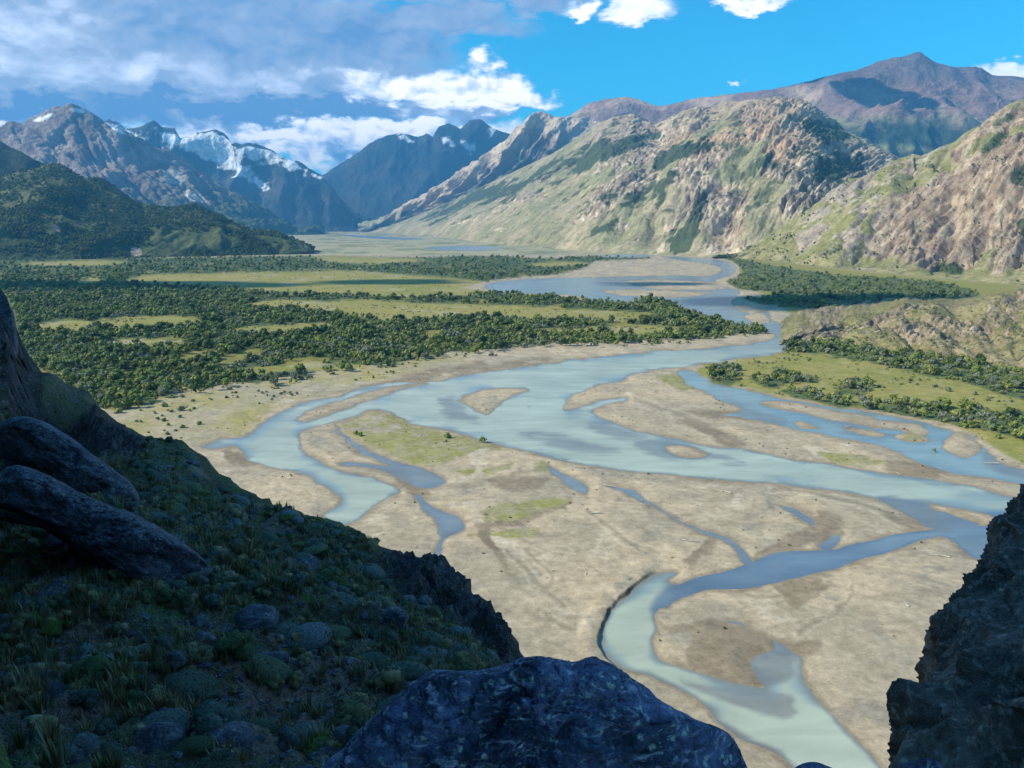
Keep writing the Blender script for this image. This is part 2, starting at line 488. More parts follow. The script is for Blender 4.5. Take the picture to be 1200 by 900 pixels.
W_LIST = [
    W_MAIN,
    # narrow gully and shallow pool behind the green bar, then the creek below it
    [(395, 499), (399, 503), (412, 515), (440, 532), (468, 541), (484, 546), (512, 557), (519, 565), (505, 571), (489, 571), (471, 562), (454, 553), (426, 549), (400, 545), (408, 541), (440, 546), (455, 545), (430, 533), (408, 519)],
    [(486, 580), (495, 583), (503, 591), (520, 599), (536, 606), (546, 617), (541, 625), (528, 629), (521, 638), (514, 656), (505, 656), (514, 640), (519, 628), (510, 611), (499, 600)],
    # right side channel
    [(795, 436), (808, 434), (818, 438), (836, 448), (871, 457), (895, 462), (927, 470), (969, 476), (1004, 481), (1053, 490), (1081, 496), (1116, 505), (1140, 513),
     (1154, 527), (1175, 545), (1215, 554), (1215, 574), (1194, 568), (1155, 561), (1130, 556), (1105, 551), (1077, 541), (1053, 529), (1018, 519), (976, 511), (934, 504), (899, 495),
     (866, 488), (846, 486), (872, 481), (846, 469), (822, 458), (803, 449)],
    # lower channel: from behind the right cliff, round the bend and out under the camera
    [(1200, 612), (1164, 616), (1120, 616), (1101, 619), (1080, 622), (1035, 630), (999, 637), (975, 645), (930, 646), (905, 649), (879, 661), (848, 670), (820, 677), (795, 685), (785, 680), (792, 672), (781, 670), (760, 677),
     (739, 695), (722, 709), (708, 733), (703, 754), (711, 771), (729, 783), (760, 791), (795, 808), (822, 826), (840, 845), (866, 866), (897, 878), (925, 892), (960, 925), (1060, 930), (1033, 900), (1016, 881), (988, 853),
     (967, 829), (949, 808), (939, 790), (940, 770), (925, 763), (900, 764), (880, 775), (888, 795), (897, 806), (865, 801), (830, 792), (799, 783), (774, 772), (763, 755), (769, 738), (767, 724), (774, 714), (785, 712), (797, 702),
     (827, 692), (876, 689), (925, 679), (960, 671), (1020, 654), (1056, 642), (1080, 633), (1101, 629), (1119, 636), (1130, 646), (1145, 655), (1200, 660)],
    [(642, 546), (652, 551), (670, 561), (687, 570), (686, 578), (676, 576), (662, 566), (650, 557)],
    [(713, 569), (730, 573), (745, 577), (768, 594), (800, 611), (835, 624), (863, 637), (881, 654), (886, 664), (876, 662), (869, 655), (855, 638), (826, 625), (791, 609), (759, 592), (733, 580)],
    [(915, 592), (930, 596), (948, 606), (955, 618), (945, 612), (930, 602)],
    [(958, 640), (972, 632), (988, 626), (984, 635), (968, 646)],
    [(1080, 590), (1030, 583), (1050, 596), (1075, 610), (1090, 620), (1130, 620), (1150, 612), (1120, 603), (1092, 598)],
    [(850, 728), (868, 731), (890, 742), (910, 752), (928, 763), (915, 768), (896, 760), (876, 748), (858, 738)],
    [(395, 275), (440, 277), (500, 280), (470, 281), (420, 278)],
    [(500, 290), (560, 288), (590, 291), (560, 294), (520, 293)],
    [(700, 300), (745, 297), (772, 299), (740, 302)],
]
ISLES = [
    [(350, 492), (359, 484), (387, 473), (422, 463), (454, 454), (485, 450), (499, 450), (475, 455), (440, 467), (405, 479), (380, 488), (360, 494)],
    [(538, 467), (555, 460), (580, 455), (617, 454), (610, 461), (590, 470), (577, 479), (570, 487), (555, 479)],
    [(777, 524), (806, 523), (833, 533), (808, 537), (788, 531)],
    [(887, 471), (902, 469), (937, 473), (972, 479), (1020, 488), (1040, 497), (1010, 498), (975, 492), (940, 484), (915, 480)],
    [(1000, 491), (1040, 492), (1075, 497), (1091, 507), (1080, 512), (1052, 505), (1020, 500)],
    [(930, 494), (945, 495), (962, 502), (940, 501)],
    [(990, 502), (1015, 503), (1039, 509), (1028, 512), (1000, 507)],
    [(1051, 511), (1070, 507), (1091, 516), (1078, 520), (1058, 517)],
    [(1105, 521), (1112, 512), (1125, 508), (1144, 517), (1149, 525), (1134, 537), (1115, 531)],
    [(733, 330), (765, 328), (800, 329), (850, 332), (846, 339), (800, 340), (760, 338)],
    [(705, 341), (740, 339), (800, 341), (835, 343), (800, 348), (740, 347)],
    [(690, 312), (740, 307), (790, 308), (820, 312), (826, 318), (790, 321), (730, 321), (690, 320)],
    [(872, 371), (884, 367), (898, 369), (903, 376), (888, 380)],
    [(1098, 596), (1140, 605), (1165, 611), (1160, 616), (1125, 607)],
    [(767, 752), (790, 738), (830, 728), (870, 733), (900, 745), (905, 762), (880, 773), (885, 800), (860, 799), (830, 791), (800, 782), (778, 772)],
]
SHOALS = [  # barely covered gravel inside the channels
    [(517, 470), (530, 466), (545, 478), (556, 492), (530, 492), (518, 482)],
    [(606, 508), (640, 510), (690, 518), (722, 527), (690, 527), (640, 518)],
    [(690, 498), (720, 500), (765, 515), (740, 515), (705, 506)],
    [(748, 520), (780, 517), (812, 524), (835, 534), (800, 538), (765, 532)],
    [(828, 531), (850, 532), (872, 540), (845, 539)],
    [(400, 545), (430, 548), (470, 552), (480, 570), (440, 563), (410, 556)],
    [(1030, 583), (1090, 596), (1110, 615), (1085, 620), (1050, 600)],
    [(855, 470), (890, 484), (920, 492), (905, 497), (870, 487)],
    [(960, 486), (1010, 500), (1050, 512), (1000, 508)],
    [(1150, 530), (1190, 545), (1200, 560), (1165, 548)],
    [(800, 800), (870, 812), (925, 815), (922, 838), (890, 836), (850, 820)],
    [(822, 828), (870, 862), (925, 890), (905, 900), (860, 878)],
    [(885, 770), (930, 765), (930, 795), (900, 806), (885, 790)],
    [(700, 328), (760, 326), (820, 328), (760, 332)],
]
WET = [  # damp, brown ground
    [(767, 724), (785, 735), (830, 726), (870, 733), (925, 752), (962, 752), (950, 766), (925, 764), (900, 770), (897, 806), (865, 801), (815, 786), (800, 770), (808, 745), (780, 742)],
    [(1040, 541), (1085, 545), (1115, 553), (1100, 560), (1050, 556)],
    [(530, 440), (590, 425), (640, 420), (640, 425), (560, 437)],
    [(440, 452), (490, 437), (560, 424), (570, 430), (520, 440), (470, 452)],
    [(800, 482), (865, 484), (890, 490), (840, 492)],
    [(796, 492), (830, 500), (870, 518), (858, 526), (830, 512)],
    [(960, 600), (980, 606), (985, 625), (960, 636), (905, 648), (880, 660), (905, 640), (935, 622), (950, 615)],
    [(800, 660), (825, 640), (832, 636), (838, 645), (820, 658)],
    [(560, 620), (590, 612), (640, 598), (670, 590), (640, 604), (600, 618)],
    [(570, 565), (620, 560), (650, 565), (600, 578)],
    [(440, 535), (480, 545), (500, 580), (470, 572), (460, 550)],
    [(1035, 600), (1075, 610), (1100, 622), (1060, 620)],
    [(900, 680), (960, 676), (955, 700), (930, 715), (915, 700)],
    [(265, 528), (285, 536), (300, 545), (270, 545)],
    [(560, 620), (575, 622), (590, 660), (610, 690), (590, 670)],
]
GRASSY = [  # turf growing on the bars
    [(398, 494), (436, 482), (454, 484), (500, 502), (560, 516), (592, 526), (560, 532), (520, 545), (490, 545), (455, 532), (415, 512)],
    [(570, 598), (600, 590), (640, 585), (668, 588), (640, 598), (600, 612), (572, 614)],
    [(550, 628), (600, 622), (632, 620), (622, 632), (575, 634)],
    [(770, 440), (800, 442), (820, 455), (800, 458), (775, 448)],
    [(960, 535), (1000, 536), (1040, 540), (1020, 545), (980, 543)],
    [(530, 552), (570, 552), (600, 545), (585, 555), (550, 560)],
    [(625, 545), (642, 544), (640, 551), (628, 552)],
    [(1055, 512), (1070, 509), (1085, 516), (1065, 518)],
]
FOREST_L = [(-400, 302), (0, 303), (200, 302), (370, 300), (480, 302), (560, 300), (640, 303), (700, 300), (765, 303), (700, 306), (690, 312), (650, 322), (600, 326), (560, 332), (540, 340),
            (640, 347), (690, 353), (735, 356), (765, 350), (800, 363), (850, 379), (895, 386), (880, 392), (800, 398), (700, 402), (600, 407), (520, 416), (450, 428), (370, 437), (352, 444), (300, 448),
            (258, 452), (235, 458), (205, 458), (175, 474), (140, 482), (60, 480), (-400, 500)]
CLEAR_L = [
    [(150, 330), (175, 323), (250, 321), (400, 318), (470, 322), (560, 330), (560, 345), (480, 349), (400, 345), (330, 343), (260, 337), (200, 334)],
    [(360, 360), (415, 352), (500, 356), (590, 358), (700, 364), (765, 369), (745, 377), (650, 376), (560, 371), (480, 376), (410, 371)],
    [(625, 388), (680, 386), (740, 382), (800, 386), (800, 391), (720, 393)],
    [(112, 378), (150, 373), (225, 373), (235, 378), (190, 386), (130, 386)],
    [(40, 383), (80, 376), (112, 380), (90, 388), (50, 389)],
    [(125, 401), (165, 398), (215, 400), (205, 406), (150, 406)],
    [(272, 387), (320, 382), (385, 380), (380, 386), (320, 392), (285, 392)],
    [(290, 358), (330, 352), (390, 356), (380, 363), (330, 362)],
    [(255, 437), (300, 431), (400, 428), (430, 431), (360, 436), (300, 440)],
    [(20, 310), (90, 306), (150, 307), (110, 312)],
    [(90, 331), (115, 327), (110, 333)],
    [(370, 301), (450, 302), (500, 306), (430, 310), (380, 306)],
    [(620, 310), (660, 307), (690, 309), (650, 313)],
]
FOREST_R = [(815, 300), (860, 302), (885, 308), (930, 316), (990, 324), (1050, 327), (1100, 332), (1140, 342), (1140, 352), (1100, 362), (1020, 367), (960, 364), (900, 358), (872, 350), (905, 349), (900, 342), (870, 340), (852, 330), (868, 322), (866, 312), (850, 304)]
BELT1 = [(915, 408), (940, 402), (1000, 404), (1060, 414), (1120, 422), (1200, 436), (1320, 450), (1320, 500), (1200, 472), (1140, 452), (1080, 440), (1020, 426), (960, 416), (922, 413)]
BELT2 = [(915, 460), (945, 457), (965, 463), (1000, 472), (1045, 474), (1100, 478), (1160, 482), (1320, 500), (1320, 560), (1200, 518), (1150, 506), (1100, 496), (1050, 486), (1000, 478), (945, 470)]
CLUMPS = [[(831, 440), (850, 428), (866, 436), (862, 448), (838, 450)], [(876, 448), (900, 440), (930, 438), (930, 450), (900, 454)],
          [(980, 455), (1000, 446), (1020, 452), (1010, 464), (985, 464)], [(930, 446), (960, 444), (958, 449), (935, 450)]]
MEADOW_R = [(815, 437), (830, 427), (880, 420), (922, 409), (1000, 404), (1320, 440), (1320, 580), (1200, 545), (1160, 522), (1120, 500), (1060, 487), (1000, 478), (930, 468), (870, 455), (830, 444)]
BANK_L = [(100, 478), (170, 474), (205, 458), (260, 452), (352, 444), (430, 430), (520, 417), (560, 412), (520, 428), (470, 440), (420, 448), (360, 465), (320, 480), (290, 500), (240, 518), (150, 520)]
CUTBANK = [(758, 675), (735, 692), (718, 706), (704, 731), (698, 752), (706, 773)]


def water_sd(X_, Y_):
    d = np.full(X_.shape, -40.0, np.float32)
    for p in W_LIST: d = np.maximum(d, sdf(p, X_, Y_))
    for p in ISLES: d = np.minimum(d, -sdf(p, X_, Y_))
    return d


def poly_any(lst, X_, Y_, far=20.0):
    d = np.full(X_.shape, -far, np.float32)
    for p in lst: d = np.maximum(d, sdf(p, X_, Y_, far))
    return d


def floor_height(X_, Y_, P, wd):
    D = P[..., 1]
    sm = -wd * D / FPX                      # metres from the shore, positive on land
    h = np.clip(sm / 5.0, -1, 1) * 0.55 + np.clip(sm / 30.0, 0, 1) * 0.5
    h = h + 0.35 * np.clip(sm / 10, 0, 1) * fbm(P[..., 0] / 45, P[..., 1] / 45, 0.3, 3)
    cb = sdf(CUTBANK, X_, Y_, 40, closed=False)
    out = ss(-wd, 1.0, 3.4) * ss(cb, -26, -6) * (.75 + .5 * fbm(P[..., 0] / 7, P[..., 1] / 7, 3.3, 3))
    return h + 1.0 * out, cb


# grid: rows by ground distance, columns by bearing, both dense where the view is
rows_y = np.concatenate([[263.2, 264, 265.5, 267, 268.5], np.arange(270, 300, 0.9), np.arange(300, 560, 1.0), np.arange(560, 930, 1.3), [960, 1020, 1150, 1500]])
cols_x = np.concatenate([[-9000, -5000, -3000, -1800, -1000, -500, -250, -120, -50], np.arange(0, 1205, 1.35), [1230, 1290, 1400, 1600, 2100, 3000, 5000, 9000]])
GX, GY = np.meshgrid(cols_x, rows_y)
bx_, bz_ = ray(np.full_like(GY, 600.0), GY)
Dg = -H / np.minimum(bz_, -1e-4)
Dg = np.minimum(Dg, 60000)
PX = (GX - 600) / FPX / (math.cos(PITCH) + (450 - GY) / FPX * math.sin(PITCH)) * Dg
P = np.stack([np.clip(PX, -24000, 24000), np.minimum(Dg, 24000), np.zeros_like(Dg)], -1)
rx_, ry_ = GX.astype(np.float32), GY.astype(np.float32)
wob = np.clip(900 / Dg, 0.25, 1.2)
JX = (rx_ + fbm(P[..., 0] / 22, P[..., 1] / 22, 1.0, 5, .6) * 5.0 * wob).astype(np.float32)
JY = (ry_ + fbm(P[..., 0] / 22, P[..., 1] / 22, 9.0, 5, .6) * 2.2 * wob).astype(np.float32)
WD = water_sd(JX, JY)
hgt, cbd = floor_height(rx_, ry_, P, WD)
P[..., 2] = hgt
nA = fbm(P[..., 0] / 60, P[..., 1] / 60, 2.0, 5)
nB = fbm(P[..., 0] / 11, P[..., 1] / 11, 4.0, 4)
nC = fbm(P[..., 0] / 260, P[..., 1] / 420, 6.0, 4)
nS = fbm(P[..., 0] / 30 + P[..., 1] / 60, P[..., 1] / 160, 7.0, 4)      # flow-aligned streaks
SAND = np.array([0.45, 0.36, 0.245]); GRAV = np.array([0.36, 0.30, 0.215]); WETC = np.array([0.16, 0.125, 0.085])
TURF = np.array([0.235, 0.225, 0.06]); YEL = np.array([0.30, 0.26, 0.08]); DRY = np.array([0.34, 0.30, 0.17]); WOODF = np.array([0.055, 0.075, 0.03])
nF = fbm(P[..., 0] / 3.2, P[..., 1] / 3.2, 5.0, 3)
wx = P[..., 0] + 26 * nA; wy = P[..., 1] + 34 * fbm(P[..., 0] / 50, P[..., 1] / 50, 12.0, 3)
flow = ridged((wx * .5 + wy * .87) / 26, (wx * .87 - wy * .5) / 120, 3.0, 5, .55)       # bar-top rills, lengthwise to the flow
nP = fbm(wx / 24, wy / 34, 15.0, 5, .6)
c = lerp(np.broadcast_to(GRAV, P.shape), SAND, ss(nA + 0.6 * nS + .5 * nP, -0.25, 0.45))
c = lerp(c, np.array([0.27, 0.225, 0.165]), ss(flow, .50, .78) * ss(nP, -.1, .35) * .6)
c = lerp(c, np.array([0.53, 0.46, 0.36]), ss(nP - .3 * flow, .22, .5) * .55)
c = lerp(c, np.array([0.25, 0.225, 0.18]), ss(-nP + .2 * nB, .34, .48) * .6)
c = c * (1 + 0.13 * nB + .12 * nF)[..., None]
jx = JX + (nB * 4 + nP * 7) * wob; jy = JY + (nB * 2 + nP * 3.5) * wob
rill = np.full(jx.shape, -9.0, np.float32)
for pl in ([(617, 645), (628, 660), (640, 672), (645, 686), (632, 692)], [(596, 650), (612, 668), (622, 682), (645, 700), (660, 712)], [(900, 572), (960, 580), (1010, 592), (1040, 605), (1062, 618)],
           [(545, 612), (590, 608), (625, 600), (665, 592)], [(800, 657), (822, 645), (838, 632)], [(480, 560), (500, 566), (540, 570), (590, 560), (640, 548)], [(795, 495), (820, 503), (845, 517), (862, 527)],
           [(690, 600), (715, 622), (740, 640), (770, 650)], [(1000, 690), (985, 715), (960, 730), (940, 745)], [(640, 720), (660, 735), (680, 742)], [(400, 520), (420, 530), (450, 545)], [(330, 470), (380, 462), (430, 455)],
           [(745, 470), (780, 482), (830, 500)], [(860, 690), (890, 700), (930, 698), (975, 685)]):
    rill = np.maximum(rill, sdf(pl, jx, jy, 9, closed=False))
c = lerp(c, np.array([0.20, 0.165, 0.12]), ss(rill + nF * 1.6 + nB, -3.2, -.4) * ss(-WD, 1, 3) * .5)
c = lerp(c, np.array([0.52, 0.45, 0.34]), ss(rill, -7.5, -5) * (1 - ss(rill, -5, -3)) * .3)
# left bank flats
bl = ss(poly_any([BANK_L], jx, jy), -5, 3)
c = lerp(c, lerp(np.broadcast_to(DRY, P.shape), YEL, ss(nA + nB * .5, -0.3, 0.5)), bl * ss(nA + .25, -.5, .5) * 0.8)
g = ss(poly_any(GRASSY, jx, jy) + nB * 3 + nF * 2, -1.5, 1.5)
c = lerp(c, lerp(np.broadcast_to(TURF * 1.05, P.shape), DRY * 0.9, ss(nB + 0.6 * nA, -0.35, 0.35)), g * ss(nB + nA + .4 * nF, -0.75, -0.2))
mr = ss(poly_any([MEADOW_R], jx, jy), -2, 3)
c = lerp(c, lerp(lerp(np.broadcast_to(TURF, P.shape), YEL, ss(nA, -.3, .5)), DRY, ss(nB + 0.5 * nC, 0.1, .9) * .5), mr)
rt = ss(sdf([(868, 303), (900, 304), (960, 312), (1060, 322), (1200, 334), (1330, 342), (1330, 400), (1200, 392), (1060, 385), (950, 378), (905, 352), (872, 330)], jx, jy, 20), -3, 3) * ss(-WD, 1.5, 3)
c = lerp(c, lerp(np.broadcast_to(TURF, P.shape), YEL * .9, ss(nA, -.3, .5)), rt)
fl = sdf(FOREST_L, jx, jy, 20); fr = poly_any([FOREST_R, BELT1, BELT2] + CLUMPS, jx, jy)
cl = poly_any(CLEAR_L, jx, jy)
far_plain = ss(-ry_, -301, -297)
c = lerp(c, lerp(np.broadcast_to(np.array([0.36, 0.33, 0.20]), P.shape), np.array([0.17, 0.20, 0.10]), ss(nC + 0.5 * nA, -0.05, 0.4)), far_plain * 0.9)
gapn = fbm(P[..., 0] / 55, P[..., 1] / 110, 5, 3) + .35 * fbm(P[..., 0] / 16, P[..., 1] / 24, 7, 2)
c = lerp(c, lerp(lerp(np.broadcast_to(TURF * .75, P.shape), YEL * .9, ss(nA + nB * .5, -.1, .6)), WOODF * 1.5, ss(gapn + nB * .2, -.5, -.28)), ss(fl, -1.5, 1.5))
c = lerp(c, lerp(lerp(np.broadcast_to(YEL * 0.95, P.shape), TURF, ss(nC, -.2, .4)), DRY, ss(nA, 0.1, .6)), ss(cl, -1.5, 1.5) * ss(fl, -3, 0))
c = lerp(c, lerp(lerp(np.broadcast_to(TURF * .8, P.shape), YEL * .8, ss(nA, -.1, .6)), WOODF * 1.7, ss(fbm(P[..., 0] / 14, P[..., 1] / 22, 5, 2) + .3 * nB, -.5, -.2)), ss(fr, -1.5, 1.5))
c = lerp(c, WETC * 1.25, ss(poly_any(WET, jx, jy) + nF * 1.5 + nS * 3, -3.0, 2.5) * np.clip(.72 + .3 * nP + .2 * nB, .3, 1))
sm = -WD * Dg / FPX
c = lerp(c, WETC * 1.5, (1 - ss(sm, 0.2, 1.2 + 3 * ss(nP, -.1, .5))) * 0.75)           # damp rim of every bar
c = lerp(c, np.array([0.14, 0.12, 0.085]), ss(-np.abs(nS + 0.1 * nB), -0.03, 0.0) * ss(sm, 3, 8) * ss(nA, 0, .5) * 0.4 * (1 - far_plain))   # old flood lines
cut = ss(-WD + nB * .8, 0.6, 1.4) * ss(WD + nB * 2.2, -3.6, -2.6) * ss(cbd, -9, -6)
c = lerp(c, np.array([0.07, 0.06, 0.05]), cut * np.clip(.75 + .5 * nB + .5 * nF, .15, 1))
floor_me = mesh_np('valley_floor', P, grid_faces(*GX.shape), M_FLOOR, colors={'cover': np.clip(c, 0.01, 1)})
link(floor_me, 'valley_floor', kind='structure', label='sand and gravel bars, turf and woodland floor of the river valley')

# water sheet only where the floor dips to it
PW = P.copy(); PW[..., 2] = 0.0
TQ = np.array([0.38, 0.425, 0.345]); BLU = np.array([0.15, 0.235, 0.31]); SHG = np.array([0.165, 0.175, 0.18])
tw = lerp(np.broadcast_to(TQ, P.shape), TQ * 0.86, ss(nA, -.4, .6))
deep = ss(-sm + .6 * nB, 0.0, 1.3 + 7 * ss(nA, -.1, .5))
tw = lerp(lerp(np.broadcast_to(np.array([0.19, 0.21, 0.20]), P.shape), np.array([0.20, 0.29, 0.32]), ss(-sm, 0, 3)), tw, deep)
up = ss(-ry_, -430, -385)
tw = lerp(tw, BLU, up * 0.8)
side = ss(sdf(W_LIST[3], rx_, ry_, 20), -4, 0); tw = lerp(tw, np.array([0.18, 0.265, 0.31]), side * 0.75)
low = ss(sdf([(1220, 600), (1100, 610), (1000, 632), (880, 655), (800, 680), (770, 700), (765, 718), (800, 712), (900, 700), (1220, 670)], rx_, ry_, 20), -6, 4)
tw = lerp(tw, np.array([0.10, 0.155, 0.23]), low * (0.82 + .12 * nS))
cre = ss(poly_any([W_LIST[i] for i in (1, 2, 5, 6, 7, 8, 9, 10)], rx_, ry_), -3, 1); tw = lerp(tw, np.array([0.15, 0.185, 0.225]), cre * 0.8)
strk = fbm(P[..., 0] / 42, P[..., 1] / 7, 22.0, 4)
sh = ss(poly_any(SHOALS, jx, jy) + nS * 2.0 + strk * 7, -6.0, 4.0)
tw = tw * (1 + .13 * fbm(P[..., 0] / 90, P[..., 1] / 22, 2.0, 4) + .07 * strk)[..., None]
tw = lerp(tw, SHG, sh * (0.72 + 0.2 * nB))
kp = (WD > -1.8); kf = kp[:-1, :-1] | kp[1:, :-1] | kp[:-1, 1:] | kp[1:, 1:]
F_ = grid_faces(*GX.shape, keep=kf)
used, inv = np.unique(F_, return_inverse=True)
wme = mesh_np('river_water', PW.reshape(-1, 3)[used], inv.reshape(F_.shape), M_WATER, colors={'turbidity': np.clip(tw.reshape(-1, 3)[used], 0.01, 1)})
link(wme, 'river', kind='structure', label='milky turquoise braided glacial river')


# ------------------------------------------------------------------ mountains: sheets lofted between a foot line on the valley floor and a skyline, each at its own distance
def base_row(pts, z=-3.0):
    out = []
    for p in pts:
        px, py = p[:2]
        D = float(GD(px, py)) if len(p) < 3 else p[2]
        out.append((px, py, D))
    return out


def eval_row(row, xs):
    r = np.array(row, float)
    return PT(xs, np.interp(xs, r[:, 0], r[:, 1]), np.interp(xs, r[:, 0], r[:, 2]))


def hermite_rows(R, tv, vs):
    """R (nr,nu,3) at parameters tv -> (len(vs),nu,3)"""
    tv = np.asarray(tv, float); nr = len(tv)
    T = np.zeros_like(R)
    for i in range(nr):
        if i == 0: T[i] = (R[1] - R[0]) / (tv[1] - tv[0])
        elif i == nr - 1: T[i] = (R[-1] - R[-2]) / (tv[-1] - tv[-2])
        else: T[i] = (R[i + 1] - R[i - 1]) / (tv[i + 1] - tv[i - 1])
    out = []
    for v in vs:
        i = min(max(int(np.searchsorted(tv, v) - 1), 0), nr - 2)
        h = tv[i + 1] - tv[i]; t = (v - tv[i]) / h
        out.append((2 * t ** 3 - 3 * t * t + 1) * R[i] + (t ** 3 - 2 * t * t + t) * h * T[i] + (-2 * t ** 3 + 3 * t * t) * R[i + 1] + (t ** 3 - t * t) * h * T[i + 1])
    return np.array(out)


def mountain(foot, crest, nu, nv, mids=((0.33, 0.25), (0.66, 0.58)), back=0.16, grow=0.0):
    x0 = max(foot[0][0], crest[0][0]); x1 = min(foot[-1][0], crest[-1][0])
    xs = np.linspace(x0, x1, nu)
    B = eval_row(base_row(foot), xs); C = eval_row(crest, xs)
    B[:, 2] = np.minimum(B[:, 2], -4)
    rows = [B]
    for tz, td in mids:
        q = B * (1 - td) + C * td
        q[:, 2] = B[:, 2] * (1 - tz) + C[:, 2] * tz
        q[:, 0] = B[:, 0] * (1 - td) + C[:, 0] * td
        rows.append(q)
    rows.append(C)
    bk = C.copy(); bk[:, 0] *= (1 + back); bk[:, 1] *= (1 + back); bk[:, 2] *= 0.55; rows.append(bk)
    bk2 = C.copy(); bk2[:, 0] *= (1 + 2.2 * back); bk2[:, 1] *= (1 + 2.2 * back); bk2[:, 2] = -4; rows.append(bk2)
    tv = [0] + [m[0] for m in mids] + [1.0, 1.25, 1.6]
    nb = max(6, nv // 12)
    vs = np.concatenate([np.linspace(0, 1, nv), np.linspace(1, 1.6, nb + 1)[1:]])
    G_ = hermite_rows(np.array(rows), tv, vs)
    U, V = np.meshgrid(np.linspace(0, 1, nu), vs)
    return G_, U, V, xs


def displace(G_, V, d, zonly=0.0):
    n = grid_normals(G_)
    edge = ss(V, 0.0, 0.06)
    G2 = G_ + n * (d * edge)[..., None]
    G2[..., 2] = np.maximum(G2[..., 2], -5)
    return G2


def finish_mountain(name, G_, col, mat, label):
    me = mesh_np(name, G_, grid_faces(*G_.shape[:2]), mat, colors={'cover': np.clip(col, 0.005, 1)})
    return link(me, name, kind='structure', label=label)


def slope_of(G_):
    return 1 - np.abs(grid_normals(G_)[..., 2])


# a) far centre mountains
G_, U, V, xs = mountain([(300, 270.5), (640, 270.5)], [(300, 250, 15500), (330, 232, 15500), (360, 216, 15500), (385, 200, 15500), (410, 185, 15300), (430, 171, 15200), (440, 166, 15200), (455, 159, 15200), (470, 156, 15200), (490, 163, 15200),
      (500, 158, 15100), (508, 162, 15100), (515, 148, 15000), (525, 145, 15000), (540, 151, 15000), (550, 141, 15000), (562, 141, 15000), (575, 150, 15000), (590, 155, 15000), (640, 165, 15000)], 300, 130)
x, y, z = G_[..., 0], G_[..., 1], G_[..., 2]
d = (ridged(x / 1500 + 3, y / 3000, z / 2600, 6) - 0.45) * 420 * (0.08 + 0.92 * ss(1 - np.abs(V - 0.5), 0.5, 0.9)) + fbm(x / 260, y / 260, z / 260, 4) * 26
G_ = displace(G_, V, d)
px, py = proj(G_)
snow = ss(fbm(x / 420, y / 420, z / 300, 4) + (G_[..., 2] - 1650) / 500 + 0.0, 0.12, 0.35)
c = lerp(np.broadcast_to(np.array([0.02, 0.035, 0.045]), G_.shape), np.array([0.045, 0.05, 0.055]), ss(fbm(x / 500, y / 500, z / 500, 4), -.2, .4))
sp = poly_any([[(466, 157), (474, 158), (486, 166), (476, 166)], [(518, 160), (530, 160), (532, 170), (520, 166)], [(540, 165), (556, 172), (552, 182), (542, 172)], [(572, 150), (580, 152), (576, 160)]], px, py)
c = lerp(c, np.array([0.75, 0.78, 0.82]), ss(sp + fbm(x / 120, y / 120, z / 120, 3) * 5, -1, 2) * 0.9)
finish_mountain('mountain', G_, c, M_FAR, 'dark blue far mountains closing the head of the valley')

# b) snowy range left of the valley head
G_, U, V, xs = mountain([(80, 271.5), (450, 271.5)], [(80, 158, 13000), (100, 150, 13000), (130, 141, 13000), (147, 150, 13000), (163, 149, 13000), (172, 146, 13000), (180, 143, 13000), (190, 150, 13000), (205, 150, 13000), (211, 163, 13000), (222, 160, 13000),
      (240, 155, 13000), (252, 153, 13000), (263, 156, 13000), (272, 166, 12900), (285, 170, 12900), (300, 168, 12900), (312, 172, 12900), (330, 183, 12800), (345, 190, 12800), (356, 193, 12800), (378, 207, 12700), (395, 228, 12600), (415, 250, 12500), (450, 266, 12400)], 360, 150)
x, y, z = G_[..., 0], G_[..., 1], G_[..., 2]
d = (ridged(x / 900 + 8, y / 2600, z / 2200, 6) - 0.45) * 340 * (0.08 + 0.92 * ss(1 - np.abs(V - 0.5), 0.5, 0.9)) + fbm(x / 200, y / 200, z / 200, 4) * 24
G_ = displace(G_, V, d)
px, py = proj(G_)
c = lerp(np.broadcast_to(np.array([0.025, 0.04, 0.05]), G_.shape), np.array([0.07, 0.07, 0.07]), ss(fbm(x / 400, y / 400, z / 400, 4), -.2, .4))
n_ = fbm(x / 170, y / 170, z / 120, 4)
sn = poly_any([[(205, 158), (240, 156), (262, 158), (285, 176), (282, 188), (300, 204), (318, 222), (285, 208), (255, 192), (222, 178)], [(282, 172), (312, 174), (350, 192), (380, 208), (372, 208), (335, 196), (300, 186)],
               [(118, 142), (135, 146), (148, 156), (130, 154)], [(150, 155), (175, 160), (170, 170), (155, 165)], [(180, 150), (200, 156), (208, 170), (190, 166)]], px, py)
c = lerp(c, np.array([0.78, 0.81, 0.86]), ss(sn + n_ * 9, -1.5, 2.5))
finish_mountain('mountain', G_, c, M_FAR, 'jagged mountain range with glacier snow under its summits')

